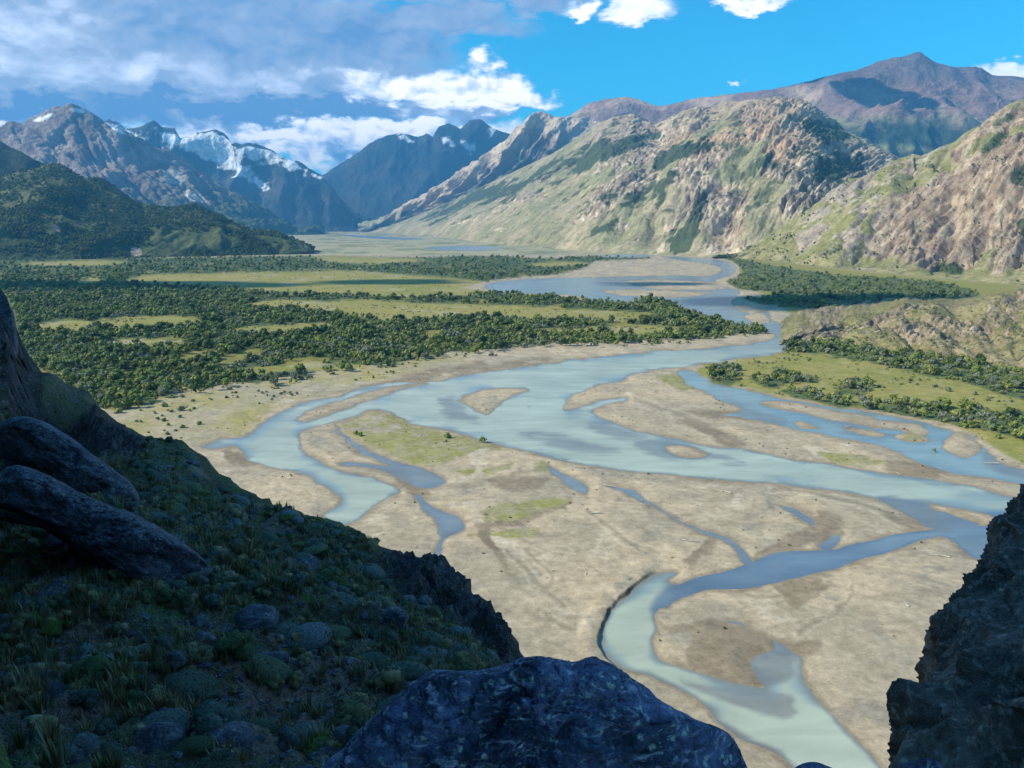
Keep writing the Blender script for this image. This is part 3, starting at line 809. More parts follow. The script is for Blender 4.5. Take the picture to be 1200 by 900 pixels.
# c) brown rocky mountain at the left
G_, U, V, xs = mountain([(-420, 279), (-100, 278), (150, 277.5), (300, 277), (380, 275)], [(-420, 200, 9000), (-250, 175, 9000), (-80, 158, 9000), (0, 149, 9000), (12, 143, 9000), (28, 146, 9000), (42, 137, 9000), (60, 131, 9000), (75, 128, 9000), (84, 125, 9000), (97, 130, 9000), (108, 133, 9000),
      (120, 140, 9000), (138, 150, 9000), (150, 158, 9100), (175, 168, 9200), (200, 181, 9300), (230, 200, 9400), (260, 220, 9500), (290, 238, 9600), (320, 255, 9700), (345, 266, 9800), (380, 270, 9800)], 460, 190)
x, y, z = G_[..., 0], G_[..., 1], G_[..., 2]
gul = ridged(U * 17 + V * 2.6, V * 1.6, 1.0, 6, 0.6)
d = (.4 - gul) * 210 * (0.12 + 0.88 * ss(1 - np.abs(V - 0.5), 0.5, 0.9)) + (.4 - ridged(x / 600, y / 900, z / 600, 5)) * 120 * ss(V, 0.05, 0.4) * (1 - 0.6 * ss(V, .9, 1)) + fbm(x / 120, y / 120, z / 120, 4) * 28
G_ = displace(G_, V, d)
px, py = proj(G_)
n_ = fbm(x / 300, y / 300, z / 300, 5)
c = lerp(np.broadcast_to(np.array([0.17, 0.135, 0.125]), G_.shape), np.array([0.30, 0.24, 0.215]), ss(n_, -.3, .4))
c = lerp(c, np.array([0.06, 0.085, 0.05]), ss(n_ * 0.5 + (py - 215) / 50, -0.1, 0.7))
c = lerp(c, np.array([0.55, 0.48, 0.42]), ss(poly_any([[(190, 200), (212, 198), (214, 212), (196, 214)], [(217, 224), (232, 226), (248, 238), (236, 238), (220, 234)]], px, py) + n_ * 3, -1, 2))
c = lerp(c, np.array([0.78, 0.80, 0.84]), ss(poly_any([[(38, 141), (52, 136), (62, 132), (58, 138), (45, 143)], [(85, 127), (98, 129), (98, 132), (86, 131)], [(120, 141), (135, 148), (150, 158), (140, 156)]], px, py) + n_ * 2, -0.6, 1.2))
finish_mountain('mountain', G_, c, M_FAR, 'brown rocky mountain with a peaked summit at the left')

# d2) dark shoulder behind the wooded hill, d) wooded hill
G_, U, V, xs = mountain([(-500, 290), (200, 288)], [(-500, 120, 5200), (-100, 150, 5100), (0, 168, 5000), (20, 177, 5000), (40, 192, 5000), (55, 202, 5000), (90, 216, 5000), (150, 238, 5000), (200, 262, 5000)], 160, 70)
x, y, z = G_[..., 0], G_[..., 1], G_[..., 2]
G_ = displace(G_, V, (ridged(x / 600, y / 900, z / 600, 5) - .4) * 60 + fbm(x / 90, y / 90, z / 90, 4) * 14)
HILL2 = G_
finish_mountain('hill', G_, np.broadcast_to(np.array([0.035, 0.05, 0.03]), G_.shape) * (1 + 0.5 * fbm(x / 60, y / 60, z / 60, 3))[..., None], M_MTN, 'dark wooded shoulder behind the nearer hill')
G_, U, V, xs = mountain([(-500, 322), (0, 305.5), (100, 304), (200, 302), (300, 299.5), (366, 298)],
     [(-500, 150, 4300), (-150, 190, 4300), (0, 212, 4200), (30, 206, 4200), (58, 198, 4200), (75, 203, 4100), (98, 219, 4000), (118, 218, 4000), (145, 228, 3900), (170, 236, 3900), (200, 239, 3800), (225, 235, 3800), (250, 243, 3700), (275, 255, 3600), (295, 264, 3500), (325, 271, 3450), (345, 281, 3400), (358, 290, 3350), (366, 298, 3300)], 420, 150, mids=((0.35, 0.2), (0.7, 0.55)))
x, y, z = G_[..., 0], G_[..., 1], G_[..., 2]
G_ = displace(G_, V, (ridged(x / 420 + 4, y / 800, z / 500, 5) - .4) * 70 + fbm(x / 70, y / 70, z / 70, 4) * 9)
px, py = proj(G_)
n_ = fbm(x / 160, y / 160, z / 100, 4)
c = lerp(np.broadcast_to(np.array([0.035, 0.06, 0.022]), G_.shape), np.array([0.095, 0.11, 0.045]), ss(n_ + (262 - py) / 60 * 0.4 + ss(px, 150, 260) * .15, -0.1, 0.6))
c = lerp(c, np.array([0.30, 0.25, 0.20]), ss(poly_any([[(153, 290), (160, 288), (166, 296), (160, 302), (154, 298)], [(64, 262), (68, 262), (70, 270), (66, 270)]], px, py) + n_ * 2, -.5, 1))
finish_mountain('hill', G_, c, M_MTN, 'wooded hill ending in a dark snout at the left of the valley')
HILL, HILLV, HILLPX, HILLPY = G_, V, px, py

# e1) purple-brown high mountain at the back right
G_, U, V, xs = mountain([(640, 272, 10900), (760, 272, 10000), (850, 272, 8600), (1000, 272, 6400), (1700, 272, 6200)],
     [(640, 150, 11300), (668, 136, 11200), (690, 124, 11100), (710, 118, 11000), (735, 115, 10900), (755, 119, 10800), (772, 123, 10700), (800, 118, 10500), (830, 112, 10200), (850, 110, 10000), (880, 109, 9900), (920, 101, 9900), (960, 94, 9900),
      (1000, 85, 9800), (1025, 78, 9800), (1045, 73, 9800), (1062, 70, 9800), (1075, 66, 9800), (1085, 69, 9800), (1098, 76, 9800), (1115, 80, 9800), (1130, 80, 9800), (1143, 78, 9800), (1152, 79, 9800), (1163, 87, 9800), (1200, 92, 9700), (1300, 100, 9700), (1700, 120, 9700)], 420, 200, mids=((0.3, 0.35), (0.65, 0.7)))
x, y, z = G_[..., 0], G_[..., 1], G_[..., 2]
d = (ridged(x / 1500 + 5.3, y / 1700, z / 3000, 5) - .42) * 430 * (0.12 + 0.88 * ss(1 - V, 0.0, 0.35)) + fbm(x / 420, y / 420, z / 420, 5) * 60 * (0.3 + 0.7 * ss(1 - V, 0, .2))
G_ = displace(G_, V, d)
px, py = proj(G_)
n_ = fbm(x / 500, y / 500, z / 400, 5)
c = lerp(np.broadcast_to(np.array([0.21, 0.14, 0.125]), G_.shape), np.array([0.36, 0.26, 0.19]), ss(n_ + (800 - px) / 700, -.3, .5))
c = lerp(c, np.array([0.12, 0.10, 0.11]), ss(n_ * .3 + (104 - py) / 22, -.1, .8) * ss(px, 850, 960) * .85)  # cloud shadow along the upper ridge, painted into the cover colour
c = lerp(c, np.array([0.17, 0.18, 0.09]), ss(n_ * 1.2 + (py - 138) / 22, -.2, .6) * 0.8 * ss(px, 900, 1000))
c = lerp(c, np.array([0.035, 0.06, 0.035]), ss(n_ * .9 + (py - 147) / 13, -.3, .5) * 0.97)
c = lerp(c, np.array([0.19, 0.20, 0.10]), ss(poly_any([[(1000, 185), (1015, 170), (1060, 168), (1100, 178), (1060, 180), (1020, 192)], [(955, 135), (985, 138), (980, 146), (960, 143)]], px, py) + n_ * 5, -1, 3) * .8)
finish_mountain('mountain', G_, c, M_FAR, 'bare purple-brown mountain, highest on the skyline at the right')

# e2) pale-faced peak behind the main valley side
G_, U, V, xs = mountain([(420, 271.3), (500, 272.6), (560, 274), (820, 275.5)],
     [(420, 268, 12000), (445, 262, 11800), (470, 243, 11600), (500, 229, 11300), (520, 216, 11000), (545, 200, 10700), (565, 186, 10500), (585, 172, 10300), (598, 160, 10100), (608, 150, 10000), (618, 141, 9900), (627, 136, 9900), (637, 134, 9900), (650, 138, 9800), (668, 137, 9800), (690, 141, 9800), (715, 148, 9800), (760, 165, 9800), (820, 190, 9800)], 360, 150)
x, y, z = G_[..., 0], G_[..., 1], G_[..., 2]
d = (ridged(U * 9 - V * 3.0, V * 2.0, 4.0, 6, .55) - .4) * 300 * (0.15 + 0.85 * ss(1 - np.abs(V - .5), .4, .9)) + fbm(x / 160, y / 160, z / 160, 5) * 38
G_ = displace(G_, V, d)
px, py = proj(G_)
n_ = fbm(x / 260, y / 260, z / 200, 5)
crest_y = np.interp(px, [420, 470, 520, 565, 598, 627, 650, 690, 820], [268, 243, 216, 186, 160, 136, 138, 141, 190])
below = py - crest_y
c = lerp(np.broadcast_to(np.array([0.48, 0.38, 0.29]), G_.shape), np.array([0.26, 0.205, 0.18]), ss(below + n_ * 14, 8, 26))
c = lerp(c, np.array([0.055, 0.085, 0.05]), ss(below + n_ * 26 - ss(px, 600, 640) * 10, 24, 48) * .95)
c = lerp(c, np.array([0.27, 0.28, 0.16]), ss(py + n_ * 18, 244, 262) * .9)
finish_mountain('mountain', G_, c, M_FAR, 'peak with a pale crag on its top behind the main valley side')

# e3) main valley side
CREST3 = [(420, 271, 12500), (455, 265, 11700), (480, 256, 11000), (505, 246, 10400), (545, 228, 9500), (600, 204, 8500), (625, 192, 8100), (650, 180, 7700), (672, 168, 7500), (690, 158, 7300), (703, 147, 7100), (718, 140, 7000), (742, 138, 6800), (757, 144, 6600), (770, 147, 6400), (783, 139, 6200),
      (800, 132, 6000), (815, 127, 5900), (830, 128, 5800), (852, 122, 5600), (880, 119, 5400), (910, 117, 5250), (932, 119, 5150), (950, 128, 5000), (975, 142, 4900), (1000, 158, 4800), (1030, 172, 4700), (1060, 190, 4600), (1120, 215, 4500)]
G_, U, V, xs = mountain([(420, 271.5), (455, 273), (480, 276), (560, 284), (620, 290), (700, 296), (780, 299.5), (860, 302.5), (940, 306), (1020, 309), (1120, 312)], CREST3, 800, 290, mids=((0.3, 0.24), (0.68, 0.60)))
x, y, z = G_[..., 0], G_[..., 1], G_[..., 2]
size = np.interp(xs, [420, 520, 640, 800, 1120], [0.25, 0.5, 0.75, 1.0, 1.0])[None, :]
q = U * 26 - V * 6.5                                     # spurs lean along the strata
spur = ridged(U * 8 - V * 1.9 + 0.3, V * 1.0, 2.0, 5, .5)
outc = ridged(q * 0.75 + 0.5 * fbm(x / 300, y / 300, z / 300, 3), V * 2.6, 6.0, 6, .6)
rockn = fbm(q * 0.40, V * 4.2, 9.0, 5, .55)
px0, py0 = proj(G_)
rk_bias = -.07 + ss(px0, 600, 800) * 0.24 + ss(px0, 800, 880) * 0.14 - ss(py0, 235, 292) * 0.30 + ss(-py0, -215, -140) * .12
rock = ss(rockn + rk_bias - .25 * ss(V, .86, .97), 0.02, 0.30)
env = (0.12 + 0.88 * ss(1 - V, 0.0, 0.22)) * ss(V, 0.0, .12)
d = (.35 - spur) * 135 * env * size * (.45 + .55 * ss(px0, 600, 820)) + (.33 - outc) * 42 * rock * env * size + (.35 - ridged(q * 2.3 + .3 * fbm(x / 200, y / 200, z / 200, 3), V * 4.0, 4.0, 5, .6)) * 28 * (0.2 + rock) * env * size + (.35 - ridged(q * 6 + x / 400, V * 14, 7.0, 4, .6)) * 15 * (.08 + rock) + fbm(x / 60, y / 60, z / 60, 4) * 6
G_ = displace(G_, V, d)
px, py = proj(G_)
n1 = fbm(x / 420, y / 420, z / 300, 5); n2 = fbm(x / 90, y / 90, z / 70, 5); n3 = fbm(q * 1.1, V * 6, 3.0, 4, .6)
gr = lerp(np.broadcast_to(np.array([0.26, 0.245, 0.135]), G_.shape), np.array([0.37, 0.305, 0.20]), ss(n1 + n2 * .4, -.3, .5))
rc = lerp(np.broadcast_to(np.array([0.27, 0.21, 0.155]), G_.shape), np.array([0.54, 0.44, 0.32]), ss(n2 + .4 * n3, -.35, .35))
rc = lerp(rc, np.array([0.44, 0.30, 0.19]), ss(poly_any([[(770, 160), (850, 130), (920, 122), (960, 150), (930, 190), (880, 185), (850, 180), (820, 190)], [(700, 150), (740, 140), (770, 150), (720, 170)]], px, py, 30) + n1 * 16, -8, 12) * .85)
rc = lerp(rc, np.array([0.36, 0.25, 0.19]), ss(poly_any([[(860, 265), (905, 245), (905, 275), (880, 295)]], px, py) + n2 * 8, -5, 5) * .7)
c = lerp(gr, rc, ss(rock * .85 + n2 * .5 + n3 * .25 + slope_of(G_) * .35, 0.42, 0.66))
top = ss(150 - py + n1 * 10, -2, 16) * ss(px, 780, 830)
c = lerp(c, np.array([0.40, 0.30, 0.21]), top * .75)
c = lerp(c, np.array([0.36, 0.28, 0.22]), ss(poly_any([[(690, 160), (720, 138), (760, 146), (770, 156), (720, 168), (690, 175)]], px, py) + n1 * 6, -2, 6) * .8)
VEG3 = [[(500, 250), (560, 222), (640, 196), (700, 168), (765, 154), (775, 162), (735, 180), (690, 196), (640, 214), (600, 228), (545, 246), (505, 260)],
        [(765, 188), (790, 170), (830, 160), (852, 158), (838, 176), (800, 192), (775, 200)],
        [(720, 246), (742, 228), (765, 212), (790, 200), (775, 220), (740, 244)],
        [(782, 285), (788, 275), (812, 269), (815, 277), (805, 288), (788, 296)],
        [(812, 245), (820, 228), (832, 225), (825, 240), (816, 255)],
        [(806, 262), (814, 250), (820, 252), (812, 266)],
        [(945, 140), (985, 150), (1000, 162), (978, 172), (952, 160)], [(952, 190), (985, 178), (1010, 186), (1012, 210), (960, 216)],
        [(885, 178), (925, 190), (948, 205), (905, 205)], [(700, 272), (716, 258), (726, 252), (716, 268)], [(606, 293), (650, 290), (652, 294)],
        [(700, 230), (715, 222), (722, 228), (706, 238)]]
vg = poly_any(VEG3, px, py) - 9 * ss(V, .88, .97) * ss(px, 800, 850) + n2 * 9 + n3 * 14 + n1 * 8 - 4 * ss(px, 860, 930)
c = lerp(c, np.array([0.045, 0.07, 0.035]), ss(vg, -1.5, 3.0) * .95)
c = lerp(c, np.array([0.07, 0.09, 0.045]), ss(n3 * .7 + n2 * .6 - ss(py, 240, 290) * .55 - ss(V, .92, 1.0), .18, .36) * .8)
c = lerp(c, np.array([0.08, 0.09, 0.04]), ss(n2 + n3 * .3, .42, .6) * .7)
finish_mountain('mountainside', G_, c, M_MTN, 'main valley side of pale crags, turf and dark scrub bands')

# f) near right valley side with brown cliffs
G_, U, V, xs = mountain([(835, 302), (870, 304.5), (900, 307), (950, 312), (1000, 318), (1060, 323), (1120, 328), (1200, 336), (1320, 345), (1700, 360)],
     [(835, 300.5, 2850), (855, 298, 2900), (870, 294, 2950), (885, 287, 3000), (905, 274, 3050), (930, 258, 3100), (955, 241, 3100), (975, 226, 3100), (987, 217, 3100), (998, 211, 3100), (1012, 209, 3100), (1032, 201, 3100), (1043, 191, 3100), (1055, 187, 3100), (1070, 180, 3100), (1080, 182, 3080),
      (1091, 177, 3060), (1106, 173, 3050), (1119, 167, 3050), (1130, 158, 3050), (1139, 152, 3000), (1150, 147, 3000), (1160, 140, 3000), (1172, 131, 3000), (1181, 127, 3000), (1190, 122, 3000), (1200, 119, 3000), (1260, 98, 2900), (1400, 70, 2800), (1700, 60, 2700)], 620, 330, mids=((0.22, 0.34), (0.62, 0.62)))
x, y, z = G_[..., 0], G_[..., 1], G_[..., 2]
px0, py0 = proj(G_)
size = np.interp(xs, [835, 880, 960, 1060, 1700], [0.2, 0.45, 0.85, 1.0, 1.1])[None, :]
q = U * 26 - V * 5.0
n1 = fbm(x / 160, y / 160, z / 130, 5); n2 = fbm(x / 34, y / 34, z / 30, 5)
CLIFF = [[(1008, 296), (1015, 275), (1030, 250), (1050, 232), (1060, 215), (1090, 196), (1120, 188), (1150, 180), (1200, 160), (1330, 120), (1330, 320), (1200, 300), (1175, 325), (1162, 322), (1160, 300), (1128, 316), (1112, 312), (1070, 306), (1040, 302)],
         [(980, 300), (995, 270), (1012, 245), (1020, 250), (1005, 290)], [(1115, 178), (1140, 152), (1200, 122), (1330, 90), (1330, 150), (1200, 155), (1160, 160)],
         [(1040, 200), (1046, 190), (1072, 180), (1082, 184), (1076, 194), (1050, 203)], [(930, 282), (955, 262), (975, 245), (968, 268), (945, 290)],
         [(960, 240), (985, 218), (1030, 204), (1020, 222), (985, 240)]]
cm = poly_any(CLIFF, px0, py0, 24) + n1 * 12 + n2 * 2.5
rock = ss(cm, -3, 4)
env = (0.12 + 0.88 * ss(1 - V, 0.0, 0.2)) * ss(V, 0.0, .1)
spur = ridged(U * 9.5 - V * 1.8 + .2, V * 0.9, 5.0, 4, .5)
slab = .65 * ridged(U * 15 - V * 3.6 + .35 * n1, V * .8, 8.0, 5, .55) + .35 * ridged(q * 1.5 + .5 * n1, V * 2.0, 3.0, 5, .6)
step = np.abs(((V * 7 + n1 * .9) % 1.0) - .5) * 2
d = (.38 - spur) * 85 * env * size + (.33 - slab) * 50 * rock * env * size + (step - .5) * 7 * rock * env + (.35 - ridged(q * 3.0 + .4 * n1, V * 3.6, 4.0, 5, .6)) * 15 * (0.15 + rock) * env * size + (.35 - ridged(q * 8 + n1, V * 12, 6.0, 4, .6)) * 6 * (.06 + rock) * env + fbm(x / 18, y / 18, z / 14, 4) * 2.4
G_ = displace(G_, V, d)
px, py = proj(G_)
n3 = fbm(q * 1.3, V * 5, 3.0, 5, .6)
gr = lerp(np.broadcast_to(np.array([0.235, 0.225, 0.085]), G_.shape), np.array([0.31, 0.27, 0.14]), ss(n1 + n2 * .5, -.3, .5))
rc = lerp(np.broadcast_to(np.array([0.28, 0.20, 0.14]), G_.shape), np.array([0.44, 0.35, 0.25]), ss(n2 * .8 + n3 * .7, -.35, .4))
rc = lerp(rc, np.array([0.40, 0.36, 0.31]), ss(px, 1060, 980) * .5)
c = lerp(gr, rc, ss(rock + n2 * .3 + (slope_of(G_) - .45) * .8, .3, .75))
c = lerp(c, np.array([0.42, 0.37, 0.31]), (1 - rock) * ss(n3 + n2 * .6, .22, .5) * ss(310 - py, 0, 30) * .8)
VEGF = [[(1150, 175), (1165, 158), (1180, 152), (1178, 164), (1160, 180)], [(1096, 316), (1098, 308), (1120, 308), (1130, 314), (1125, 322), (1104, 320)], [(1185, 200), (1215, 188), (1215, 215), (1190, 218)], [(1192, 262), (1215, 250), (1215, 282), (1200, 280)],
        [(1078, 196), (1090, 190), (1092, 196)], [(1165, 145), (1185, 132), (1188, 137), (1170, 148)]]
c = lerp(c, np.array([0.055, 0.075, 0.03]), ss(poly_any(VEGF, px, py) + n2 * 5, -1, 2) * .9)
c = lerp(c, np.array([0.08, 0.095, 0.04]), ss(n2 + n1 * .4, .38, .6) * (1 - .7 * rock) * .7)
finish_mountain('mountainside', G_, c, M_NEAR, 'near valley side of brown cliffs above green slopes at the right')
FSIDE, FSV = G_, V

# g) low rocky ridge at the right
G_, U, V, xs = mountain([(914, 403), (940, 404), (1000, 410), (1050, 418), (1100, 425), (1200, 440), (1320, 462), (1600, 500)],
     [(914, 401, 815), (925, 395, 830), (935, 389, 850), (948, 386, 860), (960, 381, 870), (980, 377, 890), (1000, 371, 900), (1020, 367, 910), (1040, 361, 930), (1060, 355, 940), (1075, 357, 940), (1100, 354, 950), (1120, 357, 950), (1140, 353, 950), (1160, 347, 950), (1175, 344, 950), (1200, 338, 950), (1320, 325, 950), (1600, 300, 900)], 420, 170, mids=((0.33, 0.22), (0.7, 0.58)), back=.2)
x, y, z = G_[..., 0], G_[..., 1], G_[..., 2]
size = np.interp(xs, [914, 960, 1060, 1600], [0.25, 0.7, 1.0, 1.1])[None, :]
n1 = fbm(x / 50, y / 50, z / 40, 5); n2 = fbm(x / 11, y / 11, z / 9, 5); q = U * 24 - V * 2.8
rock = ss(fbm(q * .35, V * 2.2, 5, 4) + (py := proj(G_)[1]) * 0 + ss(V, .2, .8) * .2 + n2 * .15, .12, .40)
slab = ridged(q * 1.2 + .5 * n1, V * 3.4, 3.0, 5, .6)
d = (ridged(U * 10 + V, V * 1.2, 1.0, 4) - .42) * -15 * size * ss(V, 0, .12) * (0.3 + .7 * ss(1 - V, 0, .15)) + (.35 - slab) * 8 * rock * size * ss(V, 0, .15) + (.35 - ridged(q * 2.6 + .5 * n1, V * 5.0, 6.0, 5, .6)) * 4.5 * (.15 + rock) * size + (.35 - ridged(q * 7, V * 14, 6.0, 4, .6)) * 1.6 * (.1 + rock) * size + fbm(x / 5, y / 5, z / 5, 3) * .8
G_ = displace(G_, V, d)
px, py = proj(G_)
gr = lerp(np.broadcast_to(np.array([0.215, 0.195, 0.085]), G_.shape), np.array([0.29, 0.24, 0.14]), ss(n1 + n2 * .5, -.3, .5))
rc = lerp(np.broadcast_to(np.array([0.22, 0.175, 0.13]), G_.shape), np.array([0.36, 0.29, 0.21]), ss(n2, -.35, .4))
c = lerp(gr, rc, ss(rock * .8 + n2 * .35 + (slope_of(G_) - .4) * .8, .3, .75))
c = lerp(c, np.array([0.07, 0.085, 0.035]), ss(n2 + n1 * .3, .38, .55) * .75)
finish_mountain('rocky_ridge', G_, c, M_NEAR, 'low rocky ridge between the meadow and the right valley side')
RIDGE, RIDGEV = G_, V

# ------------------------------------------------------------------ foreground slope below the viewpoint
def wp(px_tan, D, z):                   # off-frame control point: bearing as tan, distance, height relative to the camera
    return (px_tan * D, D, H + z)

xs_c = [-1500, -700, -300, 0]
CR = [(0, 336), (12, 350), (20, 366), (24, 385), (26, 408), (45, 428), (75, 445), (100, 465), (125, 482), (160, 505), (190, 514), (215, 514), (240, 533), (270, 560), (300, 579), (350, 599), (400, 611), (430, 624), (445, 639), (470, 645), (515, 648), (540, 665), (560, 690),
      (590, 718), (608, 745), (618, 768), (640, 800), (680, 850), (760, 930)]
def crD(px): return np.interp(px, [0, 26, 215, 400, 520, 618, 760], [62, 58, 50, 42, 36, 29, 24])
FGX = np.concatenate([np.linspace(-1500, -20, 70), np.linspace(-15, 700, 560)])
def frow(pts):                          # pts: (px, py, D) inside the frame, ('w', px, D, z) outside
    ox, P_ = [], []
    for p in pts:
        if p[0] == 'w':
            a = (p[1] - 600) / FPX; P_.append((a * p[2], p[2], H + p[3])); ox.append(p[1])
        else:
            P_.append(tuple(PT(p[0], p[1], p[2]))); ox.append(p[0])
    P_ = np.array(P_); return np.stack([np.interp(FGX, ox, P_[:, k]) for k in range(3)], -1)
F0 = frow([('w', -1500, -8, 14), ('w', -700, -8, 5), ('w', -300, -8, 1), ('w', 0, -8, -1), ('w', 700, -8, -2)])  # unseen columns left of the frame, raised to throw shade over the foreground
F0[:, 0] = np.clip((FGX - 600) / FPX, -2.3, 0.3) * 4.0
F1 = frow([('w', -1500, 4, 24), ('w', -700, 3.5, 2), ('w', -300, 3, -2), (0, 1200, 3.6), (400, 1250, 3.4), (700, 1350, 3.2)])
F2 = frow([('w', -1500, 9, 30), ('w', -700, 8, 4), ('w', -300, 7, -3), (0, 1000, 6.6), (400, 1010, 6.4), (700, 1080, 6.2)])
F3 = frow([('w', -1500, 16, 38), ('w', -700, 13, 8), ('w', -300, 11, -4), (0, 900, 10), (250, 900, 9.8), (400, 905, 10), (700, 1000, 10)])
F4 = frow([('w', -1500, 26, 44), ('w', -700, 22, 14), ('w', -300, 19, -2), (0, 745, 18), (200, 765, 17), (400, 800, 16.5), (560, 860, 15), (700, 930, 14)])
F5 = frow([('w', -1500, 40, 52), ('w', -700, 34, 22), ('w', -300, 32, 1), (0, 570, 31), (200, 630, 28), (400, 700, 25), (560, 775, 22), (700, 880, 19)])
F6 = frow([('w', -1500, 54, 64), ('w', -700, 48, 32), ('w', -300, 47, 5), (0, 440, 46), (26, 462, 45), (200, 560, 40), (400, 650, 34), (540, 705, 29.5), (618, 800, 25), (700, 870, 22)])
F7 = frow([('w', -1500, 66, 76), ('w', -700, 64, 42), ('w', -300, 63, 9)] + [(a, b, float(crD(a))) for a, b in CR])
B1 = F7 + np.array([1.5, 4, -3.5]); B2 = F7 + np.array([8, 14, -30]); B3 = F7.copy(); B3[:, 0] += 35; B3[:, 1] += 40; B3[:, 2] = -4
tv = [0, .1, .17, .27, .43, .62, .82, 1.0, 1.05, 1.2, 1.6]
vs = np.concatenate([np.linspace(0, .16, 10), np.linspace(.17, 1.0, 330)[0:], np.linspace(1.0, 1.06, 9)[1:], np.linspace(1.06, 1.6, 22)[1:]])
SL = hermite_rows(np.array([F0, F1, F2, F3, F4, F5, F6, F7, B1, B2, B3]), tv, vs)
x, y, z = SL[..., 0], SL[..., 1], SL[..., 2]
U, V = np.meshgrid(FGX, vs); FGV = V
px0, py0 = proj(SL)
crag = ss(px0, 400, 480) * ss(V, .72, .86)
crag = np.maximum(crag, ss(sdf([(-60, 300), (10, 330), (34, 380), (45, 430), (80, 450), (160, 510), (110, 520), (60, 480), (20, 470), (-60, 470)], px0.astype(np.float32), py0.astype(np.float32), 30), -14, 4) * ss(V, .7, .8))
nr_ = np.linalg.norm(SL - np.array([0, 0, H]), axis=-1)
lump = fbm(x / 2.2, y / 2.2, z / 2.2, 4)
d = lump * .34 + np.abs(fbm(x / .8, y / .8, z / .8, 4)) * (.30 + .35 * crag) + (ridged(x / 7, y / 7, z / 7, 4) - .4) * .9 * ss(nr_, 8, 20) + crag * ((.38 - ridged(x / 3.2 + 1, y / 3.2, z / 5, 6, .6)) * 1.9 + fbm(x / 1.0, y / 1.0, z / 1.6, 4) * .45)
d = d * ss(nr_, 3.5, 9)
n = grid_normals(SL)
SL = SL + n * d[..., None]
crx = np.array([c_[0] for c_ in CR], float); cry = np.array([c_[1] for c_ in CR], float)
for _it in range(3):                       # bring the displaced crest back to the surveyed skyline
    qx, qy = proj(SL); bins = np.arange(2, 640, 6.0); ys = np.full(len(bins), np.nan)
    m_ok = (FGV > .55) & (FGV < 1.06)
    for bi, b0 in enumerate(bins):
        mm = m_ok & (np.abs(qx - b0) < 6)
        if mm.any(): ys[bi] = qy[mm].min()
    good = ~np.isnan(ys); bx2, off = bins[good], (np.interp(bins, crx, cry) - ys)[good]
    off = np.convolve(np.pad(off, 2, 'edge'), np.ones(5) / 5, 'valid')
    dz = np.interp(qx, bx2, off) * np.linalg.norm(SL - np.array([0, 0, H]), axis=-1) / FPX
    SL[..., 2] -= dz * ss(FGV, .5, .95) * ss(qx, -120, 0)
SL[..., 2] = np.maximum(SL[..., 2], -5)
n1 = fbm(x / 3.5, y / 3.5, z / 3.5, 4); n2 = fbm(x / .9, y / .9, z / .9, 4); n3 = fbm(x / 8, y / 8, z / 8, 3)
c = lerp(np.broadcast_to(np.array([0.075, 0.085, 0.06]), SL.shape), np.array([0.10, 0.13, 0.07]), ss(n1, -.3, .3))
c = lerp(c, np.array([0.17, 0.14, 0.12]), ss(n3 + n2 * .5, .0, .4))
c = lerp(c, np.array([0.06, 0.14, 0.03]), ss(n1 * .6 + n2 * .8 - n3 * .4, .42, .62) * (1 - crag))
spx, spy = proj(SL)
SCR = ss(1.25 - np.hypot((spx - 330) / 150, (spy - 815) / 75) + n1 * .5, 0, .5)
SCR = np.maximum(SCR, ss(1.1 - np.hypot((spx - 90) / 110, (spy - 765) / 40) + n1 * .5, 0, .5) * .8)
c = lerp(c, np.array([0.20, 0.155, 0.125]), SCR * .85)
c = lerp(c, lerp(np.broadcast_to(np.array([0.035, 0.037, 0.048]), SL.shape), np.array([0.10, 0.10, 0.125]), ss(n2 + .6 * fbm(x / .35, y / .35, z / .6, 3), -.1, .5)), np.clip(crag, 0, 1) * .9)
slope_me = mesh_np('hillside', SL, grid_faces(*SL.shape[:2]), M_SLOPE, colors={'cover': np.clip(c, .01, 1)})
link(slope_me, 'hillside', kind='structure', label='shaded foreground slope of scrub, moss and scree')
SLN = grid_normals(SL); SLPX, SLPY = proj(SL)


